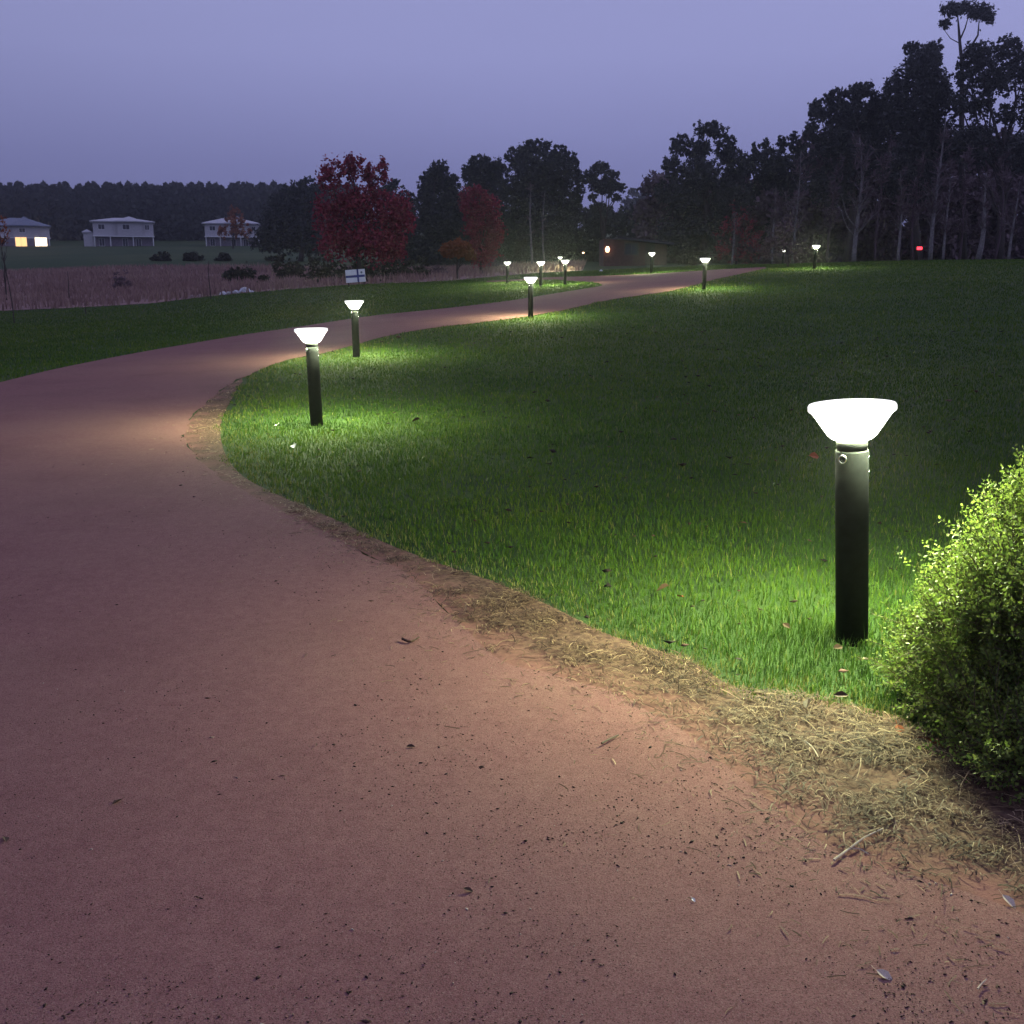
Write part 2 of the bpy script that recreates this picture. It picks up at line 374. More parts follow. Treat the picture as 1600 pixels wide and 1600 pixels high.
# ------------------------------------------------------------------ path and verge outlines (photo outline -> places on the ground)
def H(pts): return [tuple(hit(u, v).xy) for u, v in pts]
lawn_edge_px = [(1480,1165),(1400,1122),(1280,1097),(1150,1078),(1090,1042),(1000,1010),(940,990),(860,950),(780,915),(700,888),(600,850),(520,812),
    (440,778),(375,742),(348,700),(346,660),(362,625),(385,592),(440,566),(520,549),(640,519),(740,506),(830,494),(890,483),(960,468),(1050,455),(1110,439),(1160,428),(1196,420)]
gravel_px = [(1640,1455),(1560,1420),(1450,1385),(1330,1350),(1240,1290),(1180,1240),(1100,1175),(1000,1112),(870,1062),(770,1030),(700,960),(640,905),(560,862),(480,822),(400,783),
    (332,742),(296,700),(288,675),(305,648),(345,612),(378,592)]
left_px = [(0,599),(100,575),(250,546),(400,521),(560,497),(700,482),(800,470),(880,457),(930,449),(941,446),(930,442),(900,440),(862,437.5),(820,439),(760,442)]
top_px = [(760,439.5),(820,436),(860,433.5),(900,432.5),(950,431),(1040,427),(1100,423),(1150,420),(1196,417.5)]
lawn_edge = smooth_line([Vector((*p, 0)) for p in H(lawn_edge_px)])
lawn_edge = [(p.x, p.y) for p in lawn_edge]
gravel = [(p.x, p.y) for p in smooth_line([Vector((*p, 0)) for p in H(gravel_px)])]
left = [(p.x, p.y) for p in smooth_line([Vector((*p, 0)) for p in H(left_px)], 4)]
topl = [(p.x, p.y) for p in smooth_line([Vector((*p, 0)) for p in H(top_px)], 3)]
def wob(line, amp, f):
    out = []
    for x, y in line:
        s = amp * max(.35, min(1.0, y/8)); out.append((x + (fbm(x*f+3, y*f)-.5)*s, y + (fbm(x*f+31, y*f+17)-.5)*s))
    return [(float(a), float(b)) for a, b in out]
# the path runs from behind the camera, past the verge, round the bend and up the rise
k0 = min(range(len(lawn_edge)), key=lambda i: (lawn_edge[i][0]-gravel[-1][0])**2 + (lawn_edge[i][1]-gravel[-1][1])**2)
path_poly = ([(6.0, -6.0), (4.2, 0.6), (2.6, 1.9)] + wob(gravel, .16, 3.0) + wob(lawn_edge[k0+1:], .18, 2.0)
             + list(reversed(topl)) + list(reversed(left)) + [(-16, 13.0), (-14, -6.0)])
drape('path', path_poly, 'path', .016, .45)
verge_poly = ([(4.6, 1.3), (2.7, 1.9)] + gravel + list(reversed(lawn_edge[:k0])) + [(2.6, 3.35), (4.6, 2.8)])
vo_ = drape('verge', verge_poly, 'verge', .010, .11)
GL = np.array(gravel)
def gravel_dist(x, y):
    d = np.full(len(x), 9.0)
    for k in range(0, len(GL), 2): d = np.minimum(d, np.hypot(x-GL[k, 0], y-GL[k, 1]))
    return d
vc = np.array([v.co[:2] for v in vo_.data.vertices]); at_ = vo_.data.attributes.new('straw_cover', 'FLOAT', 'POINT')
at_.data.foreach_set('value', np.clip(gravel_dist(vc[:, 0], vc[:, 1])/.30, 0, 1).astype(np.float32))

# ------------------------------------------------------------------ dry meadow and far field on the left
meadow_px = [(-160,486),(0,486),(120,481),(240,474),(330,463),(420,455),(500,449),(560,444.5),(640,442),(700,439),(760,434),(790,431),(850,426.5),(910,423)]
mead = H(meadow_px) + [tuple(at(u, Y).xy) for u, Y in ((915, 118), (800, 112), (640, 108), (440, 128), (250, 132), (120, 128), (0, 124), (-160, 122))]
drape('meadow', mead, 'meadow', .012, .35)

# ------------------------------------------------------------------ grass blades
def blades(P, h, wd, lean, tint, name, m, seg=2):
    n = len(P); a = rng.random(n)*2*np.pi; dx, dy = np.cos(a), np.sin(a)          # blade faces any way
    b = a + np.pi/2 + rng.normal(0, .6, n); lx, ly_ = np.cos(b)*lean, np.sin(b)*lean
    V = np.empty((n, 5, 3)); hw = wd/2
    for k, (t, ws) in enumerate(((0, 1), (0, -1), (.55, .75), (.55, -.75), (1, 0))):
        c = t*t
        V[:, k, 0] = P[:, 0] + dx*hw*ws + lx*h*c; V[:, k, 1] = P[:, 1] + dy*hw*ws + ly_*h*c
        V[:, k, 2] = P[:, 2] + h*t*np.sqrt(np.maximum(.15, 1-(lean*t*.8)**2)) - .004*(t == 0)
    o = np.arange(n)[:, None]*5
    F = np.concatenate([o + [0, 1, 3], o + [0, 3, 2], o + [2, 3, 4]], 0)
    return arr_obj(name, V.reshape(-1, 3), F, m, np.repeat(tint, 5))
bare_poly = [(6.0, -6.0), (4.6, 2.8), (2.6, 3.35)] + lawn_edge + list(reversed(topl)) + list(reversed(left)) + [(-16, 13.0), (-14, -6.0)]
def scatter(n, r0, r1, half, pw):
    """n points in a fan in front of the walker, density falling as r**-pw"""
    u = rng.random(n); k = 2 - pw
    r = (r0**k + u*(r1**k - r0**k))**(1/k); a = (rng.random(n)*2-1)*half
    return np.sin(a)*r, np.cos(a)*r, r
x, y, r = scatter(600000, 3.0, 76, R(31), 1.74)
jx = (fbm(x*2.3, y*2.3)-.5)*.34; jy = (fbm(x*2.3+40, y*2.3+9)-.5)*.34
ok = ~inside(bare_poly, x+jx, y+jy) & ~inside(mead, x+jx*6, y+jy*9) & ~inside(path_poly, x, y)
x, y, r = x[ok], y[ok], r[ok]
ed = np.full(len(x), 9.0)
for ax_, ay_ in lawn_edge[::2]: ed = np.minimum(ed, np.hypot(x-ax_, y-ay_))
pn = fbm(x*.8, y*.8); pn2 = fbm(x*4+9, y*4)
h = (.034 + .05*pn*pn2*1.7 + .018*rng.random(len(x))) * (1 + .02*np.clip(r-8, 0, 30))
tall = rng.random(len(x)) < .012; h[tall] *= rng.uniform(1.5, 2.4, tall.sum())
clump = np.exp(-((x-1.33)**2 + (y-4.45)**2)/.10); h *= 1 + .7*clump*rng.random(len(x))
wd = .0034*np.maximum(1, r/4.6)**.8*rng.uniform(.7, 1.4, len(x))
tint = np.clip(.12 + .55*rng.random(len(x)) + .35*(fbm(x*.5+20, y*.5)-.5)*2*.6, 0, .72); tint = np.clip(tint + (fbm(x*1.7+3, y*1.7+50)-.5)*.25, 0, .75); tint[rng.random(len(x)) < .03 + .75*np.exp(-ed/(.05+.012*r))] = .95
h *= (.60 - .26*np.exp(-ed/.12))*(1 + .5*(fbm(x*1.4+8, y*1.4)-.5))
P = np.stack([x, y, ground_np(x, y)], 1)
tag(blades(P, h, wd, rng.uniform(.1, .85, len(x)), tint, 'grass', 'grass'), 'short green lawn grass growing beside the curved path', 'grass', kind='stuff')

# straw litter on the verge
n = 620000; x = rng.uniform(-1.5, 3.6, n); y = 1.9 + 5.6*rng.random(n)
x = np.concatenate([x, rng.uniform(-6, -1, 130000)]); y = np.concatenate([y, rng.uniform(5, 16, 130000)]); n = len(x)
near = np.exp(-np.maximum(0, y-5.5)/7)
jx = (fbm(x*2.6+5, y*2.6)-.5)*.3; jy = (fbm(x*2.6, y*2.6+70)-.5)*.3
gd = gravel_dist(x, y); inv = inside(verge_poly, x, y); bare = inside(bare_poly, x+jx, y+jy)
dens = fbm(x*3.3, y*3.3); clot = fbm(x*9+4, y*9)
pr = np.where(inv, np.clip(.10 + gd/.5, 0, 1), .16*np.exp(-gd/.16)) * np.where(bare, 1, .12)
pr *= np.clip((dens-.25)*3.2, .16, 1)*np.clip((clot-.25)*3.0, .12, 1)*(.3+.7*near)
ok = (rng.random(n) < pr*.95); onpath = ~inv[ok]; opn = onpath
x, y = x[ok], y[ok]; n = len(x)
Ls = rng.lognormal(-3.4, .55, n)*np.where(opn, .6, 1); ws = rng.uniform(.0006, .0017, n)*np.maximum(1, y/5); an = rng.random(n)*2*np.pi; cv = rng.normal(0, .42, n)
V = np.empty((n, 8, 3)); px_, py_ = x.copy(), y.copy(); z0 = ground_np(x, y) + np.where(opn, .0185, .015) + np.where(opn, .002, .008)*rng.random(n); tl = (rng.normal(0, .13, n) + .05)*np.where(opn, .15, 1)
for k in range(4):
    t = k/3; aa = an + cv*t
    V[:, 2*k, 0] = px_ - np.sin(aa)*ws; V[:, 2*k+1, 0] = px_ + np.sin(aa)*ws
    V[:, 2*k, 1] = py_ + np.cos(aa)*ws; V[:, 2*k+1, 1] = py_ - np.cos(aa)*ws
    zk = z0 + Ls*tl*t + .006*np.sin(np.pi*t)*np.where(opn, .15, 1)
    V[:, 2*k, 2] = np.maximum(zk, z0-.008); V[:, 2*k+1, 2] = np.maximum(zk, z0-.008) + ws*.6
    px_ = px_ + np.cos(aa)*Ls/3; py_ = py_ + np.sin(aa)*Ls/3
o = np.arange(n)[:, None]*8
F = np.concatenate([o + [2*k, 2*k+1, 2*k+3, 2*k+2] for k in range(3)], 0)
tt = np.clip(np.where(y > 6.5, .3, 0) + rng.beta(1.3, 1.9, n) + (fbm(x*5, y*5+30)-.5)*.5, 0, 1)
tag(arr_obj('straw', V.reshape(-1, 3), F, 'straw', np.repeat(tt, 8)), 'dry straw clippings scattered along the edge of the gravel path', 'straw', kind='stuff')

# grit and small dark bits on the gravel
octv = np.array([(1,0,0),(-1,0,0),(0,1,0),(0,-1,0),(0,0,1),(0,0,-1)], float)
octf = np.array([(0,2,4),(2,1,4),(1,3,4),(3,0,4),(2,0,5),(1,2,5),(3,1,5),(0,3,5)])
n = 170000; x, y, r = scatter(n, 1.7, 12, R(31), 1.2)
cl = fbm(x*2.2+60, y*2.2); cl2 = fbm(x*.7+11, y*.7+5)
ok = inside(path_poly, x, y) & (rng.random(n) < np.clip((cl-.36)*2.6, .05, 1)*np.clip(.5 + .3*x + (cl2-.45)*2, .15, 1)*np.clip(1.5-r/8, .2, 1))
x, y, r = x[ok], y[ok], r[ok]; n = len(x)
s = rng.lognormal(-6.75, .52, n)*np.maximum(1, r/4)**.5
a = rng.random(n)*2*np.pi; sc3 = np.stack([s*rng.uniform(.8, 2.4, n), s*rng.uniform(.5, 1, n), s*rng.uniform(.3, .7, n)], 1)
Q = octv[None]*sc3[:, None] + rng.normal(0, .18, (n, 6, 3))*s[:, None, None]
V = np.empty_like(Q); ca, sa = np.cos(a)[:, None], np.sin(a)[:, None]
V[..., 0] = Q[..., 0]*ca - Q[..., 1]*sa + x[:, None]; V[..., 1] = Q[..., 0]*sa + Q[..., 1]*ca + y[:, None]
V[..., 2] = Q[..., 2] + (ground_np(x, y) + .0175)[:, None]
F = (octf[None] + np.arange(n)[:, None, None]*6).reshape(-1, 3)
tp = np.clip(rng.beta(1.3, 3.2, n), 0, 1); tp[rng.random(n) < .03] = 1
tag(arr_obj('grit', V.reshape(-1, 3), F, 'pebble', np.repeat(tp, 6)), 'dark grit and small bits scattered over the red gravel path', 'grit', kind='stuff')

n = 900; x, y, r = scatter(n, 3.5, 24, R(30), 1.2); ok = ~inside(bare_poly, x, y) & (x > -4); x, y, r = x[ok], y[ok], r[ok]; n = len(x)
s = .0075*rng.lognormal(0, .4, n)*np.maximum(1, r/7)**.6; Q = octv[None]*np.stack([s*1.6, s, s*.35], 1)[:, None] + rng.normal(0, .3, (n, 6, 3))*s[:, None, None]
V = Q + np.stack([x, y, ground_np(x, y) + .045*(1 + .02*np.clip(r-8, 0, 30))], 1)[:, None]
F = (octf[None] + np.arange(n)[:, None, None]*6).reshape(-1, 3)
tag(arr_obj('leaf_litter', V.reshape(-1, 3), F, 'pebble', np.repeat(rng.random(n)**2*.6, 6)), 'tiny dark bits of leaf litter caught in the lawn', 'litter', kind='stuff')

# reeds in the meadow
n = 90000; x = rng.uniform(-95, 12, n); y = rng.uniform(48, 132, n); ok = inside(mead, x, y); x, y = x[ok], y[ok]
ok = rng.random(len(x)) < np.clip((fbm(x*.09, y*.09)-.22)*2.4, .15, 1); x, y = x[ok], y[ok]
h = .25 + .55*fbm(x*.3, y*.3)*rng.uniform(.6, 1.3, len(x))
P = np.stack([x, y, ground_np(x, y)], 1)
tag(blades(P, h, np.full(len(x), .09), rng.uniform(.1, .7, len(x)), np.clip(.5*rng.random(len(x)) + fbm(x*.15+9, y*.15)*.6, 0, 1), 'reeds', 'reed'),
    'dry purplish brown reeds covering the low meadow on the left', 'reeds', kind='stuff')

# ------------------------------------------------------------------ foliage helpers
def diamonds(C, size, asp, tint, up=0.0):
    """leaf faces: one bent diamond (4 corners) for every centre"""
    n = len(C); d = rng.normal(size=(n, 3)); d[:, 2] += up; d /= np.linalg.norm(d, axis=1)[:, None]
    e_ = rng.normal(size=(n, 3)); s_ = np.cross(d, e_); s_ /= np.linalg.norm(s_, axis=1)[:, None]; nn = np.cross(d, s_)
    L = (size*rng.uniform(.6, 1.4, n))[:, None]/2; W = L*asp
    V = np.stack([C - d*L, C + s_*W + nn*L*.25, C + d*L, C - s_*W + nn*L*.1], 1)
    F = np.arange(n*4).reshape(-1, 4)
    return V.reshape(-1, 3), F, np.repeat(tint, 4)
def lobes_px(lobes, Y, thick=.8):
    out = []
    for u, v, ru, rv in lobes:
        yy = Y + random.uniform(-.3, .3)*ru/FPX*Y
        c = pix(u, v, yy); k = yy/FPX
        out.append((np.array(c), np.array([ru*k, (ru+rv)*.5*k*thick, rv*k])))
    return out
def cloud(lobes, n, sub=.30, fill=.25, rag=.10):
    """leaf centres gathered in small clumps on the lobes, so that the outline is uneven and gaps stay"""
    vol = np.array([a.prod()**(2/3) for c, a in lobes]); cnt = (n*vol/vol.sum()).astype(int); out = []
    for (c, a), m in zip(lobes, cnt):
        K = max(24, int(m/15)); d = rng.normal(size=(K, 3)); d /= np.linalg.norm(d, axis=1)[:, None]
        ph = rng.random(2)*90; skin = .80 + .42*(fbm(d[:, 0]*2.6 + d[:, 2]*1.9 + ph[0], d[:, 1]*2.6 - d[:, 2]*2.3 + ph[1]) - .35)
        rad = np.where(rng.random(K) < fill, rng.random(K)**.4*.75, rng.uniform(.72, 1.0, K))*skin
        cc = c + d*rad[:, None]*a
        w_ = rng.integers(0, K, m); sz = rng.lognormal(-.45, .45, K)*sub*.62; sq = rng.uniform(.5, 1.5, (K, 3))
        q = rng.normal(size=(m, 3)); q /= np.linalg.norm(q, axis=1)[:, None]; q *= (rng.random(m)**.6)[:, None]
        out.append(cc[w_] + q*(sz[:, None]*sq)[w_]*a.mean() + rng.normal(0, rag, (m, 3))*a.mean()*rng.random((m, 1))**2)
    return np.vstack(out)
def limb(mb, p0, p1, r0, r1, bend=.08, n=5, sides=6):
    p0, p1 = Vector(p0), Vector(p1); L = (p1-p0).length; pts = []
    o1 = Vector((random.uniform(-1,1), random.uniform(-1,1), random.uniform(-.4,.4)))*L*bend
    o2 = Vector((random.uniform(-1,1), random.uniform(-1,1), 0))*L*bend*.4
    for k in range(n+1):
        t = k/n; pts.append(p0.lerp(p1, t) + o1*math.sin(math.pi*t) + o2*math.sin(2*math.pi*t))
    mb.tube(pts, [r0 + (r1-r0)*k/n for k in range(n+1)], sides)
    return pts
def tree(name, label, cat, u, Y, lobes, leaf, n, size, asp=.55, bark='bark', trunk_r=.22, sub=.3, fill=.25, group=None, thick=.8, limbs=True, up=0, sink=.1):
    base = at(u, Y); root = empty(name, base); tag(root, label, cat, group)
    lb = lobes_px(lobes, Y, thick)
    mb = MB(); top = max(lb, key=lambda q: q[0][2])[0]
    L0 = Vector((0, 0, -sink)); mid = Vector(top) - base; mid *= .62
    sp = limb(mb, L0, mid, trunk_r, trunk_r*.5, .03, 6, 8)
    if limbs:
        for c, a in lb:
            st = sp[random.randint(2, 5)]; limb(mb, st, Vector(c) - base, trunk_r*.42, trunk_r*.08, .09, 5, 5)
    mb.build('trunk', bark, root, True)
    C = cloud(lb, int(n*3.0) if leaf in ('gum', 'pine') else n, sub*.85 if leaf in ('gum', 'pine') else sub, .58 if leaf in ('gum', 'pine') else fill) - np.array(base)
    C = C[C[:, 2] > .1 - 0*C[:, 2]]
    tn = np.clip(rng.normal(.45, .25, len(C)), 0, 1)
    V, F, t = diamonds(C, size*(.70 if leaf in ('gum', 'pine') else 1), asp, tn, up)
    arr_obj('crown', V, F, leaf, t, root)
    return root
def bare_tree(name, label, u, Y, vtop, spread, r=.12, bark='palebark', lean=0, nb=26, twigs=420, group='bare winter trees before the dark wood', leafy=0.0):
    base = at(u, Y); root = empty(name, base); tag(root, label, 'tree', group)
    ht = pix(u, vtop, Y).z - base.z; mb = MB(); tw = MB()
    trunk = limb(mb, (0, 0, -.1), (lean*ht, 0, ht), r, r*.15, .035, 9, 7); ends = []
    for k in range(nb):
        t = random.uniform(.22, .97); i = min(8, int(t*9)); p = trunk[i].lerp(trunk[i+1], t*9-i)
        a = random.uniform(0, 2*math.pi); L = ht*random.uniform(.10, .30)*(1.15-t*.7)*spread
        q = p + Vector((math.cos(a)*L*.55, math.sin(a)*L*.55, L*random.uniform(.55, 1.0)))
        br = limb(mb, p, q, r*.30*(1.1-t), r*.05, .10, 4, 4); ends += br[1:]
    mb.build('trunk', bark, root, True)
    n = twigs; E = np.array([tuple(random.choice(ends)) for _ in range(n)]); d = rng.normal(size=(n, 3)); d[:, 2] = np.abs(d[:, 2])*1.2
    d /= np.linalg.norm(d, axis=1)[:, None]; L = ht*rng.uniform(.03, .09, n)[:, None]; s_ = np.cross(d, rng.normal(size=(n, 3))); s_ /= np.linalg.norm(s_, axis=1)[:, None]
    wv = .016*Y/90; V = np.stack([E - s_*wv, E + s_*wv, E + d*L*.6 + s_*wv*.6 + rng.normal(0, .03, (n, 3)), E + d*L], 1).reshape(-1, 3)
    arr_obj('twigs', V, np.arange(n*4).reshape(-1, 4), 'brush', np.repeat(rng.random(n), 4), root)['kind'] = 'stuff'
    return root

# ------------------------------------------------------------------ bollard lamps
lamp_parts = {}
def make_lamp():
    root = empty('bollard_lamp', (0, 0, 0))
    MB().lathe([(.0665, -.12), (.0665, .822), (.064, .829)], 40).build('post', 'post', root, True)
    MB().lathe([(.058, .830), (.058, .836), (.062, .841), (.062, .862), (.056, .867)], 40).build('collar', 'post', root, True)
    MB().lathe([(.050, .868), (.066, .870), (.082, .877), (.098, .892), (.126, .934), (.151, .972), (.160, .983), (.1695, .989)], 56, True, False).build('lens', 'lens', root, True)
    MB().lathe([(.1700, .989), (.1735, .994), (.1735, 1.010), (.1690, 1.018), (.150, 1.021), (.140, 1.021)], 56, False, False).build('rim', 'lensrim', root, True)
    MB().lathe([(.160, .994), (.141, .996), (.139, 1.017)], 56, True, True).build('top_cap', 'panel', root)
    s = MB(); s.lathe([(.019, -.010), (.019, .004), (.0165, .007), (.0135, .006), (.013, .002)], 28, True, False); so_ = s.build('sensor', 'steel', root, True)
    so_.location = (-.050, -.0445, .800); so_.rotation_euler = (R(90), 0, R(-48))
    e2 = MB().lathe([(.009, 0), (.007, .004), (.003, .0055)], 16).build('eye', 'post', so_, True); e2.location = (0, 0, .001)
    for (ax, z) in ((.060, .800), (.0645, .735)):
        b = MB().lathe([(.004, -.003), (.004, .002), (.0025, .0035)], 12).build('screw', 'steel', root, True)
        ay = -math.sqrt(max(0, .0665**2 - ax**2)); b.location = (ax, ay, z); b.rotation_euler = (R(90), 0, math.atan2(ax, -ay))
    return root
lamp0 = make_lamp(); lamps = []
def copy_tree(o, parent=None):
    c = o.copy(); col.objects.link(c); c.parent = parent
    for ch in list(o.children): copy_tree(ch, c)
    return c
def place_lamp(p, label, tilt=(0, 0), power=1.0):
    o = lamp0 if not lamps else copy_tree(lamp0)
    o.location = p; o.rotation_euler = (tilt[1], tilt[0], 0)
    tag(o, label, 'lamp', 'solar bollard lamps along the path'); lamps.append((o, power))
def solve_lamp(u, v, ylo, yhi):                          # stand on the ground so that the head (0.92 m up) shows at v
    best = min(np.arange(ylo, yhi, .25), key=lambda Y: abs(at(u, Y).z + .92 - pix(u, v, Y).z))
    return at(u, best)
def foot(u, v, Y):
    p = pix(u, v, Y); return Vector((p.x, p.y, gz(p.x, p.y)))
place_lamp(foot(1331, 1003, 4.28), 'nearest and largest glowing black bollard lamp, standing beside the leafy bush', (R(-3.9), 0))
place_lamp(foot(495, 665, 11.2), 'glowing black bollard lamp on the lawn at the inside of the path bend', (R(-1.2), 0))
place_lamp(foot(557, 558, 19.65), 'glowing bollard lamp standing below the white and blue sign', (R(-.6), 0))
place_lamp(foot(829, 497, 27.4), 'glowing bollard lamp beside the narrow middle stretch of the rising path', (0, 0))
place_lamp(foot(1100, 453, 36.0), 'glowing bollard lamp on the lawn where the path tops the rise', (0, 0))
place_lamp(solve_lamp(1272, 388, 48, 62), 'glowing bollard lamp standing on the crest of the lawn, before bare trees', (R(2), 0))
place_lamp(solve_lamp(1018, 401, 55, 110), 'glowing bollard lamp in front of the low brick shed', (0, 0))
place_lamp(solve_lamp(793, 418, 52, 110), 'leftmost of the cluster of four small far lamps below the pines', (0, 0))
place_lamp(solve_lamp(845, 422, 45, 110), 'lower left of the three clustered lamps right of the tall pale trunks', (0, 0))
place_lamp(solve_lamp(875, 406, 80, 130), 'highest and farthest of the small lamps clustered below the dark pines', (0, 0))
place_lamp(solve_lamp(883, 423, 45, 110), 'rightmost of the four small clustered lamps, just below the highest one', (0, 0))
place_lamp(solve_lamp(1222, 392, 63, 120), 'dim distant bollard lamp half hidden behind the reddish bare sapling', (R(4), 0), .35)
for o, pw in lamps:                                      # LED ring under the cap, and the glow of the bowl
    l = bpy.data.lights.new('led_ring', 'AREA'); l.shape = 'DISK'; l.size = .27; l.energy = LAMP_DOWN*pw; l.color = LAMP_COL
    lo = bpy.data.objects.new('led_ring', l); col.objects.link(lo); lo.parent = o; lo.location = (0, 0, .984); lo.rotation_euler = (R(-6), R(8), 0)
    l = bpy.data.lights.new('bulb', 'POINT'); l.energy = LAMP_ROUND*pw; l.color = LAMP_COL; l.shadow_soft_size = .075
    lo = bpy.data.objects.new('bulb', l); col.objects.link(lo); lo.parent = o; lo.location = (0, 0, .94)

# ------------------------------------------------------------------ the bush at the right edge
def bush():
    base = Vector((1.98, 3.42, 0.0)); root = empty('leafy_bush', base)
    tag(root, 'dense leafy green bush lit by the nearest lamp at the right edge', 'bush')
    lobes = []
    for u, v, Y, r in ((1462,1035,3.62,74),(1520,930,3.66,66),(1585,850,3.7,78),(1590,980,3.4,140),(1560,1120,3.2,105),(1690,990,3.35,210),(1490,1105,3.42,66),
                       (1650,800,3.65,78),(1730,850,3.6,150),(1610,1190,2.95,95),(1425,1055,3.7,40),(1490,1000,3.4,70)):
        p = pix(u, v, Y) - base; k = r*Y/FPX*.93; lobes.append((tuple(p), (k, k*1.05, k)))
    wts = [l[1][0]**2 for l in lobes]
    st = MB(); C = []; D = []; S = []
    for k in range(46):
        c, a = random.choices(lobes, wts)[0]; d = Vector((random.gauss(0,1), random.gauss(0,1), abs(random.gauss(0,1)))).normalized()
        limb(st, (random.uniform(-.1,.5), random.uniform(-.15,.15), -.03), Vector(c) + Vector((d.x*a[0]*.8, d.y*a[1]*.8, d.z*a[2]*.8)), .011, .003, .12, 5, 5)
    for k in range(8200):
        c, a = random.choices(lobes, wts)[0]; d = Vector((random.gauss(0,1), random.gauss(0,1), random.gauss(.15,1))).normalized()
        f = random.uniform(.55, 1.0) if random.random() < .8 else random.uniform(.2, .6)
        p = Vector((c[0]+d.x*a[0]*f, c[1]+d.y*a[1]*f, c[2]+d.z*a[2]*f))
        if p.z < .03: continue
        g_ = (d*.8 + Vector((random.gauss(0,.35), random.gauss(0,.35), random.gauss(.45,.35)))).normalized(); L = random.uniform(.05, .13)
        if f > .9 and random.random() < .16: L *= random.uniform(1.2, 1.7)
        q = p + g_*L
        st.tube([p, p.lerp(q, .5) + Vector((0,0,.006)), q], [.0016, .0013, .0008], 3, False)
        m = int(L/.0078); sd = g_.cross(Vector((random.gauss(0,1), random.gauss(0,1), random.gauss(0,1)))).normalized()
        for i_ in range(m):
            an = i_*2.4; rd = (Matrix.Rotation(an, 3, g_) @ sd); C.append(p.lerp(q, (i_+1)/m)); D.append((rd + g_*.55).normalized()); S.append(random.uniform(.012, .022))
    st.build('stems', 'twig', root)
    C = np.array([tuple(c) for c in C]); D = np.array([tuple(d) for d in D]); S = np.array(S); n = len(C)
    s_ = np.cross(D, rng.normal(size=(n, 3))); s_ /= np.linalg.norm(s_, axis=1)[:, None]; nn = np.cross(D, s_); L = S[:, None]; W = L*.27
    V = np.stack([C, C + D*L*.5 + s_*W + nn*L*.08, C + D*L, C + D*L*.5 - s_*W + nn*L*.08], 1).reshape(-1, 3)
    o = np.arange(n)[:, None]*4; F = np.concatenate([o + [0, 1, 2], o + [0, 2, 3]], 0)
    lv = arr_obj('leaves', V, F, 'bush', np.repeat(np.clip(rng.normal(.5, .25, n), 0, 1), 4), root); lv['kind'] = 'stuff'
bush()

# ------------------------------------------------------------------ fallen leaves and sticks
def leaf_mesh(m):
    mb = MB(); outl = [(-.5,0,0),(-.25,.2,.10),(.05,.27,.13),(.32,.14,.06),(.5,0,.02),(.32,-.14,.09),(.05,-.27,.18),(-.25,-.2,.11)]
    mb.poly([(0,0,0)] + outl, [(0, i, i % 8 + 1) for i in range(1, 9)]); mb.poly([(-.5,0,0),(-.8,.03,.05),(-.8,.0,.07),(-.5,-.025,.02)], [(0,1,2,3)])
    return mb.build('fallen_leaf', m)
leaf_protos = {}
def fallen(u, v, m, size, label, tilt=(0, 0)):
    if m not in leaf_protos: leaf_protos[m] = o = leaf_mesh(m)
    else: o = leaf_protos[m].copy(); col.objects.link(o)
    p = hit(u, v); o.location = p + Vector((0, 0, .019 if v > 1120 or p.y < 2.6 else .05)); o.scale = (size,)*3
    o.rotation_euler = (tilt[0] + random.uniform(-.2,.2), tilt[1] + random.uniform(-.2,.2), random.uniform(0, 6.28))
    tag(o, label, 'leaf', 'fallen leaves on the lawn and path')
for a in [
 (1308,1030,'deadbrown',.055,'brown curled leaf in bright grass just below the nearest lamp post',(.6,.3)),
 (1348,1050,'deadpale',.055,'pale tan leaf lying in bright grass between nearest lamp and bush',(.3,.2)),
 (1313,1107,'deadbrown',.055,'dark leaf where bright grass meets the straw below the nearest lamp',(.5,0)),
 (1228,995,'deadbrown',.045,'small brown leaf in the grass left of the nearest lamp foot',(.5,.3)),
 (1271,722,'deadred',.12,'lone red leaf on the dark lawn behind the nearest lamp',(1.2,.2)),
 (1035,935,'deadbrown',.09,'dark leaf standing in the grass midway along the straw verge',(1.0,.3)),
 (1062,948,'deadred',.05,'small reddish leaf beside a dark leaf in the middle lawn',(.4,.3)),
 (1424,1124,'deadpale',.07,'pale upright leaf at the foot of the leafy bush',(1.1,.2)),
 (1405,1150,'deadred',.06,'orange red leaf on straw left of the bush foot',(.3,.2)),
 (1440,1163,'deadred',.065,'dark red leaf against the base of the leafy bush',(.4,.1)),
 (1462,1172,'deadred',.06,'red leaf deepest under the edge of the leafy bush',(.4,.5)),
 (1365,1172,'deadbrown',.065,'reddish brown leaf in the straw below the grass corner',(.2,.4)),
 (1260,1120,'deadbrown',.05,'dark crumpled leaf on straw left of the bright grass corner',(.6,.4)),
 (1381,1536,'deadpale',.040,'pale curled leaf alone on the gravel at lower right',(.15,.2)),
 (1575,1420,'deadpale',.045,'pale leaf on the gravel edge below the bush, at right border',(.3,.3)),
 (1083,1417,'deadwhite',.016,'tiny white leaf scrap on the open gravel at lower centre',(.2,.2)),
 (460,706,'deadwhite',.11,'white leaf on the lawn in front of the lamp at the bend',(.4,.2)),
 (434,671,'deadwhite',.10,'pale leaf beside the foot of the lamp at the bend',(.5,.2)),
 (650,664,'deadbrown',.11,'dark leaf on the lawn right of the lamp at the bend',(.8,.2)),
 (184,1262,'deadbrown',.035,'small dark leaf alone on the gravel at lower left',(.3,.2)),
 (642,1175,'deadbrown',.03,'small dark leaf on the gravel near the middle of the path',(.3,.2)),
 (9,1321,'deadbrown',.035,'dark leaf on the gravel at the left border',(.3,.2)),
 (732,1402,'deadbrown',.03,'dark leaf on the lower gravel left of the white scrap',(.3,.2)),
]: fallen(*a)
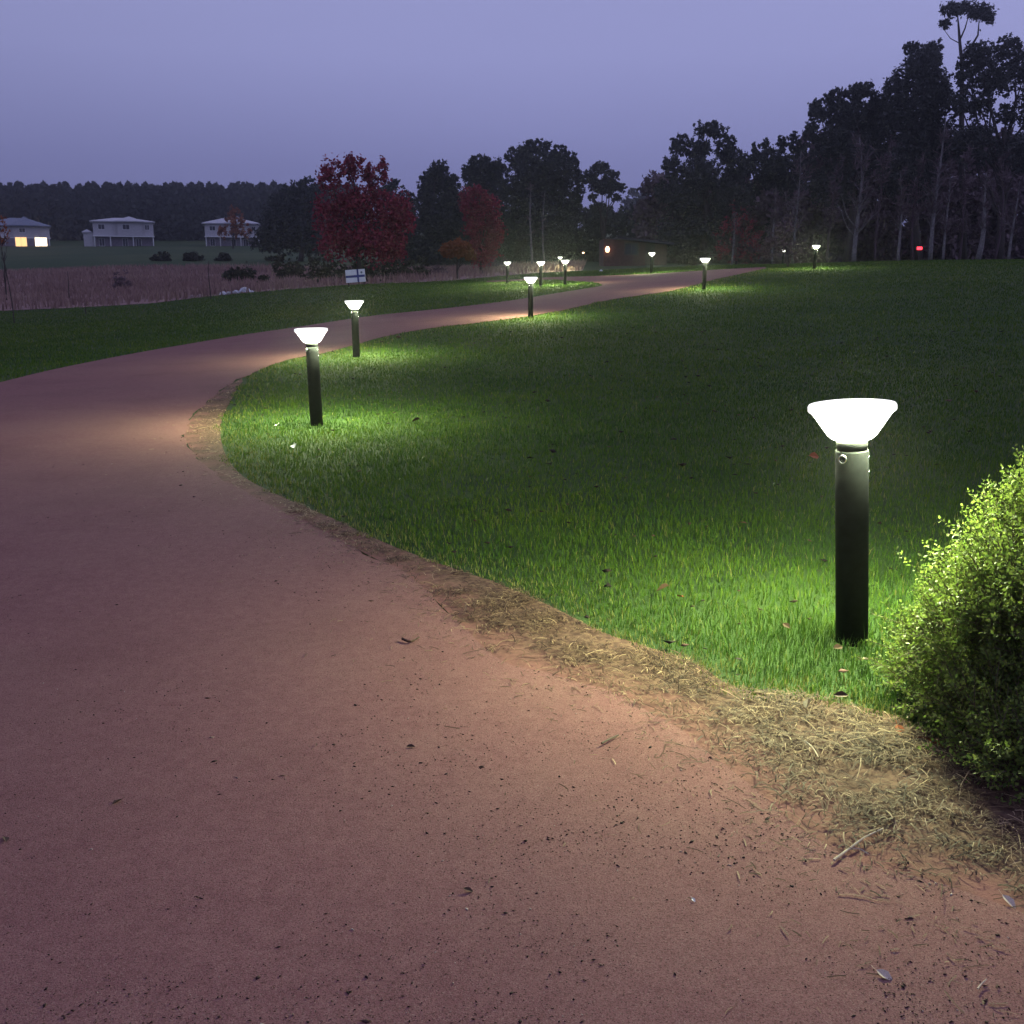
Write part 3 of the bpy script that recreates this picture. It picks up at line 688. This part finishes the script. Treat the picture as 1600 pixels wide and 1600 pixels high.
def stick(px, r, m, label, lift=.022):
    P = [hit(u, v) + Vector((0, 0, lift + random.uniform(0, .008))) for u, v in px]; b = P[0].copy(); mb = MB()
    pts = smooth_line([p-b for p in P], 3); mb.tube(pts, [r*(1-.5*i/len(pts)) for i in range(len(pts))], 5)
    o = mb.build('stick', m); o.location = b; tag(o, label, 'stick', 'sticks on the path edge')
stick([(1302,1357),(1326,1338),(1350,1322),(1378,1308)], .0035, 'deadpale', 'pale forked stick where straw meets the gravel below the bush')
stick([(1322,1340),(1340,1341),(1356,1348)], .002, 'deadpale', 'short side twig touching the pale stick below the bush')
stick([(940,1173),(955,1165),(966,1158)], .004, 'deadbrown', 'short dark stick on the gravel left of the straw verge')
stick([(629,1008),(642,1012),(655,1004)], .006, 'deadbrown', 'dark stick on the gravel near the middle straw edge')
stick([(1526,1560),(1532,1552),(1540,1546)], .002, 'deadpale', 'thin pale stick on the gravel in the lower right corner')
stick([(1255,1168),(1268,1180),(1278,1196)], .0025, 'deadpale', 'thin pale stick lying in the straw below the grass corner')

# ------------------------------------------------------------------ trees
G1 = 'dark trees on the skyline behind the lamps'; G2 = 'tall gum trees on the right skyline'
tree('gum_tree', 'rounded gum tree with lacy left side, left end of right wood', 'tree', 1095, 112,
     [(1062,226,18,20),(1110,203,30,17),(1090,232,26,20),(1050,262,18,24),(1135,232,22,24),(1092,275,42,34),(1036,300,18,20),(1148,262,24,34),(1070,310,40,34),(1140,315,42,44),(1080,365,62,45)],
     'gum', 15000, .40, trunk_r=.4, group=G2, sub=.26)
tree('cypress_tree', 'spiky dark conifer between the two large gum trees', 'tree', 1205, 118,
     [(1180,240,8,22),(1195,228,7,18),(1222,224,10,20),(1240,222,12,18),(1168,258,14,22),(1205,260,40,32),(1250,255,24,34),(1215,310,60,50),(1220,365,60,45)],
     'pine', 12000, .40, trunk_r=.4, group=G2, sub=.24)
tree('gum_tree', 'broad gum tree with wispy top, second step of the right skyline', 'tree', 1320, 108,
     [(1280,172,22,20),(1308,152,24,14),(1345,142,28,16),(1268,205,13,22),(1330,185,50,36),(1298,225,34,28),(1375,180,26,44),(1345,240,50,36),(1310,285,50,44)],
     'gum', 14000, .40, trunk_r=.4, group=G2, sub=.25)
tree('gum_tree', 'massive gum tree with twin tufts on top, left of the tallest gum', 'tree', 1435, 104,
     [(1424,76,18,13),(1460,78,17,16),(1440,104,40,34),(1402,140,24,36),(1455,150,44,44),(1405,185,32,36),(1450,215,52,44),(1420,270,56,50)],
     'gum', 15000, .38, trunk_r=.45, group=G2, sub=.24)
tree('gum_tree', 'spreading gum tree with sky gaps at the right border', 'tree', 1560, 100,
     [(1528,84,30,22),(1575,74,32,18),(1512,116,22,28),(1556,120,44,36),(1604,104,32,40),(1500,160,18,26),(1530,165,26,24),(1572,180,24,20),(1620,170,40,40),(1520,225,45,40),(1600,240,50,40)],
     'gum', 13000, .36, trunk_r=.42, group=G2, sub=.22)
def tall_gum():
    Y = 110; base = at(1505, Y); root = empty('tall_gum_tree', base); tag(root, 'tallest slender gum tree with open flat crown, highest on the skyline', 'tree', G2)
    W = lambda u, v: pix(u, v, Y) - base; mb = MB()
    mb.tube([Vector((0,0,-.1)), W(1502,250), W(1503,100), W(1500,70), W(1498,45), W(1496,22)], [.35,.3,.2,.15,.11,.05], 7)
    mb.tube([W(1503,92), W(1518,72), W(1528,55), W(1530,30)], [.14,.12,.09,.04], 6); mb.tube([W(1500,62), W(1508,44), W(1514,22)], [.09,.07,.03], 5)
    mb.tube([W(1500,68), W(1485,60), W(1474,45)], [.05,.04,.02], 5)
    mb.build('trunk', 'bark', root, True)
    C = cloud(lobes_px([(1488,16,20,11),(1506,10,16,8),(1530,18,24,12),(1476,38,10,8),(1546,26,10,12)], Y), 5200, .34, .4, .3) - np.array(base)
    V, F, t = diamonds(C, .26, .5, rng.random(len(C))*.8); arr_obj('crown', V, F, 'gum', t, root)
tall_gum()
tree('pine_tree', 'round topped dark pine, leftmost of the middle pines', 'tree', 688, 125,
     [(686,266,17,17),(672,288,22,22),(700,288,22,22),(668,315,22,26),(708,318,30,30),(688,345,42,36),(690,392,50,36)], 'pine', 11000, .46, trunk_r=.4, group=G1, sub=.26)
tree('pine_tree', 'dark pine with a low dome between two taller pines', 'tree', 757, 132,
     [(752,257,24,17),(738,272,18,18),(776,268,22,22),(760,300,42,34),(755,345,50,42),(765,392,52,34)], 'pine', 11000, .48, trunk_r=.4, group=G1, sub=.26)
tree('pine_tree', 'largest dark pine with broad crown behind two tall pale trunks', 'tree', 845, 126,
     [(838,232,30,16),(812,246,26,20),(870,240,24,16),(892,258,18,22),(850,268,58,36),(905,290,10,34),(820,305,46,44),(875,310,36,44),(845,365,66,50),(840,400,60,25)],
     'pine', 15000, .46, trunk_r=.5, group=G1, sub=.25)
tree('gum_tree', 'small rounded gum with pale sky gaps between pine and right wood', 'tree', 942, 135,
     [(938,262,18,12),(920,278,16,14),(955,276,16,12),(945,292,30,14),(972,293,9,9),(926,308,10,7),(960,308,14,7),(935,330,22,16)], 'gum', 4300, .42, trunk_r=.3, group=G1, sub=.26)
tree('misty_tree', 'faint far tree low in the skyline gap left of the right wood', 'tree', 993, 300,
     [(990,300,12,9),(1005,308,12,10),(985,318,20,14),(1000,335,30,22)], 'gum', 2500, .8, trunk_r=.4, group=G1)
tree('dark_tree', 'dark conical tree joining the forest, left of the red maple', 'tree', 470, 150,
     [(480,284,16,9),(462,296,24,14),(448,318,34,26),(490,318,28,32),(440,350,40,34),(480,370,50,36),(420,375,36,24)], 'pine', 9000, .5, trunk_r=.4, group=G1, sub=.25)
tree('dark_tree', 'dark tree top showing behind the right half of red maple', 'tree', 612, 130,
     [(612,288,17,11),(600,310,24,24),(630,320,26,30),(600,370,50,40),(640,385,26,30)], 'pine', 5000, .45, trunk_r=.35, group=G1)
# the crimson maple
tree('red_maple', 'large crimson autumn maple with thin leafy top above the sign', 'tree', 566, 66,
     [(515,275,22,28),(548,262,24,24),(580,275,20,22),(599,268,10,22),(520,330,34,40),(565,320,46,40),(612,330,32,32),(628,345,20,36),(530,375,38,34),(580,380,52,34),(618,385,26,26)],
     'redleaf', 14500, .20, .62, trunk_r=.2, sub=.62, fill=.5, group='red autumn trees')
tree('red_maple', 'narrow upright red autumn tree right of the pines gap', 'tree', 752, 84,
     [(735,318,20,30),(765,325,20,30),(745,355,24,36),(772,365,20,34),(752,395,30,24),(750,300,16,14)],
     'redleaf', 9500, .19, .6, trunk_r=.14, sub=.46, fill=.5, group='red autumn trees')
tree('orange_shrub', 'rusty orange autumn shrub on a short stem', 'shrub', 714, 68,
     [(700,392,16,12),(722,390,20,14),(714,380,16,9),(735,400,12,10)], 'orangeleaf', 4200, .17, .6, trunk_r=.09, sub=.34, fill=.5)
tree('rust_tree', 'rust coloured thin tree in front of the third house', 'tree', 366, 225,
     [(366,345,20,20),(356,362,18,14),(378,360,18,16),(366,330,12,9)], 'orangeleaf', 1500, .55, .6, trunk_r=.2, sub=.34, fill=.5)
tree('red_sapling', 'thin reddish autumn sapling right of the uphill path top', 'tree', 1232, 53,
     [(1205,385,26,20),(1228,370,26,24),(1248,390,18,16),(1225,350,20,14)], 'brush', 1500, .16, .4, trunk_r=.07, sub=.45, fill=.6)
tree('red_bush', 'dim reddish winter bush before the conifer of the right wood', 'tree', 1150, 92,
     [(1150,345,30,30),(1130,375,26,30),(1175,370,30,34),(1150,395,44,20)], 'redleaf', 1300, .22, .3, trunk_r=.12, sub=.5, fill=.6)
tree('red_sapling', 'thin reddish sapling at the left border before the lit house', 'tree', 6, 72,
     [(4,345,7,12),(0,372,14,16),(8,362,8,14)], 'orangeleaf', 160, .2, .5, trunk_r=.05, sub=.6, fill=.6)
for k, (u, v, ru, rv, Y, lab) in enumerate([
 (252,404,18,11,150,'round dark bush on the field, leftmost of four'), (302,403,19,9,150,'wide dark bush on the field, second from left'),
 (350,404,13,9,150,'small round dark bush on the field, third from left'), (425,408,12,8,150,'low dark bush on the field beside the wood, rightmost of four'),
 (374,430,32,18,88,'grey brown shrub behind the white rocks'), (412,440,10,13,76,'small dark shrub right of the white rocks'),
 (450,420,28,30,84,'dark shrub left of the sign, at the meadow edge'), (506,421,40,32,72,'olive dark shrub to the left of the white sign'),
 (560,427,40,24,71,'olive brown shrub right behind the white sign'), (600,420,46,34,74,'olive dark shrub to the right of the white sign'), (648,424,32,28,76,'dark shrub between maple and orange shrub'),
 (190,440,16,22,80,'thin brown brush standing in the reeds'), (770,410,30,16,92,'low reddish brush below the narrow red tree'),
 (1085,405,30,18,88,'dark low shrub behind the lamp at the path top'), (685,425,22,14,80,'greyish brush below the orange shrub')]):
    thin = 'brush' in lab
    tree('shrub', lab, 'shrub', u, Y, [(u,v,ru,rv),(u-ru*.4,v+rv*.25,ru*.6,rv*.7),(u+ru*.4,v+rv*.3,ru*.6,rv*.65),(u, v+rv*.5, ru*.8, rv*.6)],
         'brush' if thin else 'shrub', 500 if thin else 1800, .24*Y/80, .35 if thin else .6, trunk_r=.06, sub=.34, fill=.4, limbs=False, group='shrubs at the meadow edge')
for a in [
 ('bare_birch','pale bare birch with forked crown, brightest trunk of the wood',1333,86,215,1.1,.20,'palebark',-.02,34),
 ('bare_tree','leaning pale bare tree left of the red light',1402,84,268,.8,.13,'palebark',-.05,22),
 ('bare_tree','tall pale trunk rising high below the massive gum',1452,94,180,.7,.20,'palebark',.03,26),
 ('bare_tree','straight thin bare trunk right of the red light',1472,88,255,.6,.12,'palebark',0,18),
 ('bare_tree','grey bare tree with broad trunk left of the border gum',1526,86,270,.8,.24,'palebark',.01,22),
 ('bare_tree','thin bare tree with pale trunk at the right border',1574,86,280,.7,.13,'palebark',.05,20),
 ('bare_tree','slim bare tree left of the crest lamp',1206,90,290,.7,.11,'palebark',0,22),
 ('bare_tree','twin topped bare tree behind the reddish sapling',1238,92,235,1.0,.13,'palebark',.02,28),
 ('bare_tree','thin pale bare trunk behind the red winter bush',1143,88,330,.5,.09,'palebark',0,14),
 ('bare_tree','dark bare tree right of the crest lamp',1292,92,255,.9,.12,'brush',.03,28),
 ('bare_tree','dark bare tree between bright birch and leaning tree',1366,95,240,.9,.12,'brush',.02,28),
 ('bare_tree','dark bare tree right of the leaning pale tree',1426,96,250,.9,.12,'brush',-.02,26),
 ('bare_tree','dark bare tree left of the broad grey trunk',1498,96,235,.9,.12,'brush',.02,26),
 ('bare_tree','dark bare tree between broad grey trunk and border tree',1552,95,240,.9,.12,'brush',0,26),
 ('slender_tree','left of two tall pale bare trunks before the largest pine',832,100,288,.25,.13,'palebark',-.02,6),
 ('slender_tree','right of two tall pale bare trunks before the largest pine',851,102,296,.25,.11,'palebark',0,6)]:
    bare_tree(*a, twigs=500 if a[6] > .1 and a[5] > .5 else 60)
def sapling(u, Y, v0, name, label, lean=0):
    base = at(u, Y); h_ = pix(u, v0, Y).z - base.z; mb = MB()
    limb(mb, (0,0,-.1), (lean*h_, 0, h_), .035*Y/60, .015*Y/60, .03, 5, 5)
    if name == 'sapling':
        for k in range(7): t = random.uniform(.4,.95); limb(mb, (lean*h_*t,0,h_*t), (lean*h_*t+random.uniform(-.3,.3), random.uniform(-.3,.3), h_*t+random.uniform(.2,.5)), .014, .006, .1, 3, 4)
    o = mb.build(name, 'bark'); o.location = base; tag(o, label, 'post' if name == 'stake' else 'tree', 'thin uprights on the left field')
sapling(327, 58, 408, 'stake', 'thin dark stake left of the white rocks'); sapling(105, 66, 424, 'stake', 'thin faint stake in the reeds below the gap between houses')
sapling(14, 46, 345, 'sapling', 'thin bare sapling at the far left border', -.06); sapling(128, 52, 474, 'stake', 'short dark stub on the left field grass')

# masses behind
def mass(name, label, cat, lob, n, size, leaf, Y):
    C = cloud(lob, n, .28, .5); zg = ground_np(C[:, 0], C[:, 1]); C = C[C[:, 2] > zg]
    V, F, t = diamonds(C, size, .6, np.clip(rng.normal(.4, .22, len(C)), 0, 1)); o = arr_obj(name, V, F, leaf, t); tag(o, label, cat, kind='stuff')
lob = []
for u in range(1020, 1680, 30):
    for v in (300, 330, 360, 385, 408):
        lob += lobes_px([(u + random.uniform(-8,8), v + random.uniform(-6,6), 34, 32)], random.choice((116,122,130)), 1.3)
for u in range(1280, 1680, 34):
    for v in (235, 268): lob += lobes_px([(u + random.uniform(-8,8), v, 34, 34)], 122, .9)
mass('woodland', 'dense dark wood of trunks and twigs behind the bare trees', 'wood', lob, 120000, .62, 'brush', 122)
lob = []
for u in range(640, 1050, 26):
    for v in (350, 385, 408): lob += lobes_px([(u + random.uniform(-8,8), v + (0 if u < 880 else 4), 28, 26)], 142, .9)
for u in range(880, 1040, 24): lob += lobes_px([(u, 335 + random.uniform(-6,6), 22, 16)], 150, .9)
mass('undergrowth', 'dark blue green undergrowth filling below the middle pines', 'wood', lob, 40000, .66, 'pine', 142)
# ridge forest: rows of conifers, one mass
C = []; 
for row, (Yf, n_) in enumerate(((300, 62), (318, 58), (336, 60))):
    for k in range(n_):
        u = -150 + 720*(k + random.uniform(-.3,.3))/n_; b = at(u, Yf)
        top = pix(u, 288 + random.uniform(-3, 6) + (8 if 118 < u < 130 or 358 < u < 368 else 0), Yf).z; ht = top - b.z; m = 420
        t = rng.random(m)**.8; rad = (.16*ht + .8)*(1-t)**.55*rng.uniform(.5, 1, m); a = rng.random(m)*2*np.pi
        C.append(np.stack([b.x + np.cos(a)*rad, b.y + np.sin(a)*rad, b.z + ht*t], 1))
C = np.vstack(C); V, F, t = diamonds(C, 1.5, .6, np.clip(rng.normal(.4,.25,len(C)), 0, 1), .3)
tag(arr_obj('pine_forest', V, F, 'pine', t), 'far dark pine forest on the ridge behind the houses', 'forest', kind='stuff')

# ------------------------------------------------------------------ houses on the far slope
def hip_roof(mb, x0, x1, y0, y1, z0, z1, ov=.6):
    x0 -= ov; x1 += ov; y0 -= ov; y1 += ov; k = min((y1-y0)/2, (x1-x0)/2); ym = (y0+y1)/2
    mb.box(x0, x1, y0, y1, z0-.22, z0)
    mb.poly([(x0,y0,z0+.003),(x1,y0,z0+.003),(x1,y1,z0+.003),(x0,y1,z0+.003),(x0+k,ym,z1),(x1-k,ym,z1)], [(0,1,5,4),(1,2,5),(2,3,4,5),(3,0,4)])
def window(root, x0, x1, z0, z1, y, pane='glass', frame='trim'):
    f = MB(); t = .08
    f.box(x0-t, x1+t, y-.06, y-.001, z1, z1+t).box(x0-t, x1+t, y-.06, y-.001, z0-t, z0).box(x0-t, x0, y-.06, y-.001, z0, z1).box(x1, x1+t, y-.06, y-.001, z0, z1)
    f.box((x0+x1)/2-.03, (x0+x1)/2+.03, y-.055, y-.001, z0, z1)
    fo = f.build('window', frame, root); MB().box(x0, x1, y-.03, y-.002, z0, z1).build('pane', pane, fo)
def house(u0, u1, Y, label, roofm, wallm, kind, tops):
    a, b = at(u0, Y), at(u1, Y); base = at((u0+u1)/2, Y); W = (b.x-a.x)/2*.93; root = empty('house', base + Vector((0, 0, -.15)), -math.atan(base.x/base.y))
    tag(root, label, 'house', 'two storey houses below the ridge forest'); D = 9.0; k = Y/FPX
    eave, ridge, mid = tops                                            # pixels above the base
    ze, zr, zm = eave*k, ridge*k, mid*k
    MB().box(-W+.35, W-.35, .5, D, -.8, zm).build('lower_wall', 'houseD', root)
    MB().box(-W, W, 0, D, zm+.02, ze).build('upper_wall', wallm, root)
    MB().box(-W-.15, W+.15, -.9, .2, zm-.2, zm).build('balcony', 'trim', root)
    r = MB(); hip_roof(r, -W, W*.98, 0, D, ze+.23, zr); rf = r.build('roof', roofm, root)
    r2 = MB(); hip_roof(r2, -W*.2, W*.62, -1.0, D*.6, ze+.26, zr+.25, .5); r2.build('gable', roofm, rf)
    MB().box(-W*.2, W*.62, -.75, -.003, zm+.03, ze+.02).build('bay', wallm, root)
    for x_ in (-W+.2, -W*.45, W*.3, W-.2): MB().box(x_-.1, x_+.1, -.8, -.6, -.6, zm-.21).build('column', 'trim', root)
    sill = zm + (ze-zm)*.48; tp = zm + (ze-zm)*.82
    if kind != 'lit':
        window(root, -W*.82, -W*.62, sill, tp, 0); window(root, -W*.02, W*.2, sill, tp, -.75)
        window(root, W*.72, W*.86, sill, tp, 0)
        for x_ in (-W*.72, W*.05, W*.5): window(root, x_-W*.1, x_+W*.06, .2, zm-.6, .5)
    else:
        window(root, W*.02, W*.2, sill, tp, -.75); window(root, -W*.75, -W*.55, sill, tp, 0)
        z0 = zz(385, Y) - base.z + .15; z1 = zz(371, Y) - base.z + .15
        for (p0, p1, mm) in ((25, 41, 'litY'), (53, 70, 'litW')):
            window(root, pix(p0, 380, Y).x-base.x, pix(p1, 380, Y).x-base.x, max(.1, z0), z1, -.95, mm)
        MB().box(-W*.4, W*.95, -.94, .49, -.8, zm-.21).build('porch_wall', 'houseD', root)
    return root, W, zm
r_, W, zm = house(150, 245, 246, 'white two storey house with pale roof and dark upper windows, middle of the row', 'roof', 'houseL', 'dark', (36, 44, 16))
MB().box(-W-2.1, -W-.02, .3, 6, -.8, zm+.6).build('annex', 'houseL', r_); a_ = MB(); hip_roof(a_, -W-2.1, -W-.62, .3, 6, zm+.84, zm+1.5, .3); a_.build('annex_roof', 'roof', r_)
house(-12, 82, 246, 'house with bluish roof and two lit windows at the left border', 'roofb', 'houseL', 'lit', (30, 44, 14))
house(322, 410, 250, 'pale house half hidden behind the rust coloured tree', 'roof', 'houseL', 'dark', (33, 44, 15))
house(598, 652, 255, 'pale house glimpsed through the right side of the red maple', 'roof', 'houseL', 'dark', (34, 42, 15))

# ------------------------------------------------------------------ sign, rocks, shed, distant lights
def sign():
    Y = 57; base = at(556, Y); root = empty('sign_board', base); tag(root, 'small white sign board with dark blue cross bands before the shrubs', 'sign')
    k = Y/FPX; w2 = 15*k; zb = pix(556, 441, Y).z - base.z; zt = pix(556, 421, Y).z - base.z
    root.rotation_euler = (0, R(-4), R(-4))
    MB().box(-w2, w2, 0, .05, zb, zt).build('panel', 'signw', root)
    zc = (zb+zt)/2 - .02; MB().box(-w2*.98, w2*.98, -.012, -.002, zc-.06, zc+.06).build('band', 'signb', root)
    MB().box(w2*.18, w2*.36, -.02, -.003, zb+.003, zt-.003).build('band', 'signb', root)
    mk = MB(); mk.tube([Vector((w2*.66, -.004, zt-.17)), Vector((w2*.66, -.012, zt-.17))], [.055,.055], 16); mk.build('emblem', 'roofb', root)
    for x_ in (-w2*.8, w2*.8): MB().box(x_-.03, x_+.03, .052, .11, -.4, zt-.05).build('post', 'bark', root)
sign()
def rocks(u, v, Y, n, sz, m, label):
    base = at(u, Y); mb = MB()
    for k in range(n):
        ox = random.gauss(0, .42)*n**.5*.45; r = sz*random.uniform(.5, 1.2); oz = random.uniform(0, .25)*max(0, 1-abs(ox))
        pts = []
        for (a, b, c) in [(1,0,.1),(.6,.8,.0),(-.5,.8,.1),(-1,.1,0),(-.6,-.8,.1),(.5,-.85,0),(.55,.1,.75),(-.1,.5,.9),(-.55,-.1,.7),(.05,-.55,.8),(0,0,1.05)]:
            pts.append((ox + a*r*random.uniform(.8,1.2), b*r*.8*random.uniform(.8,1.2) + random.uniform(-.1,.1), oz - .08 + c*r*.8*random.uniform(.85,1.15)))
        mb.poly(pts, [(0,1,7,6),(1,2,7),(2,3,8,7),(3,4,8),(4,5,9,8),(5,0,6,9),(6,7,10),(7,8,10),(8,9,10),(9,6,10)])
    o = mb.build('rock_pile', m); o.location = base; tag(o, label, 'rocks')
rocks(372, 448, 62, 9, .32, 'rock', 'heap of pale bluish white rocks at the meadow edge'); rocks(301, 454, 62, 4, .2, 'rockpink', 'small heap of pinkish rocks left of the pale rock heap')
def shed():
    Y = 96; base = at(992, Y); root = empty('brick_shed', base); tag(root, 'low red brick shed with sloping dark roof and glowing porch light', 'shed')
    k = Y/FPX; W = 48*k; zl = 40*k; zr = 32*k
    MB().poly([(-W,0,-.5),(W,0,-.5),(W,0,zr),(-W,0,zl),(-W,5,-.5),(W,5,-.5),(W,5,zr),(-W,5,zl)], [(0,1,2,3),(5,4,7,6),(1,5,6,2),(4,0,3,7)]).build('wall', 'brickred', root)
    MB().poly([(-W*.6,-.9,zl),(W+.5,-.9,zr-.1),(W+.5,5.4,zr-.1),(-W*.6,5.4,zl),(-W*.6,-.9,zl+.16),(W+.5,-.9,zr+.08),(W+.5,5.4,zr+.08),(-W*.6,5.4,zl+.16)],
              [(3,2,1,0),(4,5,6,7),(0,1,5,4),(1,2,6,5),(2,3,7,6),(3,0,4,7)]).build('roof', 'darkroof', root)
    window(root, -.9, .2, 1.0, 1.9, 0, 'glass', 'bark'); MB().box(.9, 1.7, -.05, -.002, 0, 1.95).build('door', 'bark', root)
    lx = pix(949, 390, Y).x - base.x; lz = pix(949, 390, Y).z - base.z
    f = MB().box(lx-.10, lx+.10, -.12, -.002, lz+.27, lz+.33).build('light_fitting', 'post', root)
    MB().tube([Vector((lx, -.14, lz-.22)), Vector((lx, -.14, lz+.05)), Vector((lx, -.14, lz+.26))], [.13, .19, .10], 12).build('bulb', 'warm', f)
shed()
def marker(u, v, Y, m, label, r):
    base = at(u, Y); root = empty('marker_light', base); tag(root, label, 'light'); z = pix(u, v, Y).z - base.z
    MB().box(-.04, .04, -.03, .03, -.2, z-r-.003).build('post', 'bark', root); MB().box(-r*1.7, r*1.7, -.06, .0, z-r, z+r).build('lens', m, root)
marker(1434, 388, 80, 'redlight', 'small glowing red light on a post between bare trunks', .11)
marker(911, 395, 118, 'warm', 'tiny warm light left of the shed porch light', .06)
rocks(938, 421, 64, 1, .2, 'rock', 'white spot in grass, built as a stone, below the shed porch light')  # stone shape added for a white spot of unknown kind

# ------------------------------------------------------------------ the air
HAZE, HALO_MIST = .00006, .0006
if HAZE:
    hz = MB().box(-790, 790, -790, 790, -8, 190).build('haze', 'ground'); hz['kind'] = 'stuff'; hz['label'] = 'thin evening haze, with mist added for lamp glow'
    hm = bpy.data.materials.new('air'); hm.use_nodes = True; t = hm.node_tree; t.nodes.clear()
    o = N(t, 'ShaderNodeOutputMaterial'); ad = N(t, 'ShaderNodeAddShader')
    for k_, (dn, g_) in enumerate(((HAZE, .2), (HALO_MIST, .90))):   # fine haze, and forward-scattering mist added to give the lamps a halo
        v = N(t, 'ShaderNodeVolumePrincipled'); v.inputs['Color'].default_value = (.93, .94, .98, 1)
        v.inputs['Density'].default_value = dn; v.inputs['Anisotropy'].default_value = g_; t.links.new(v.outputs[0], ad.inputs[k_])
    t.links.new(ad.outputs[0], o.inputs['Volume']); hz.data.materials.clear(); hz.data.materials.append(hm)
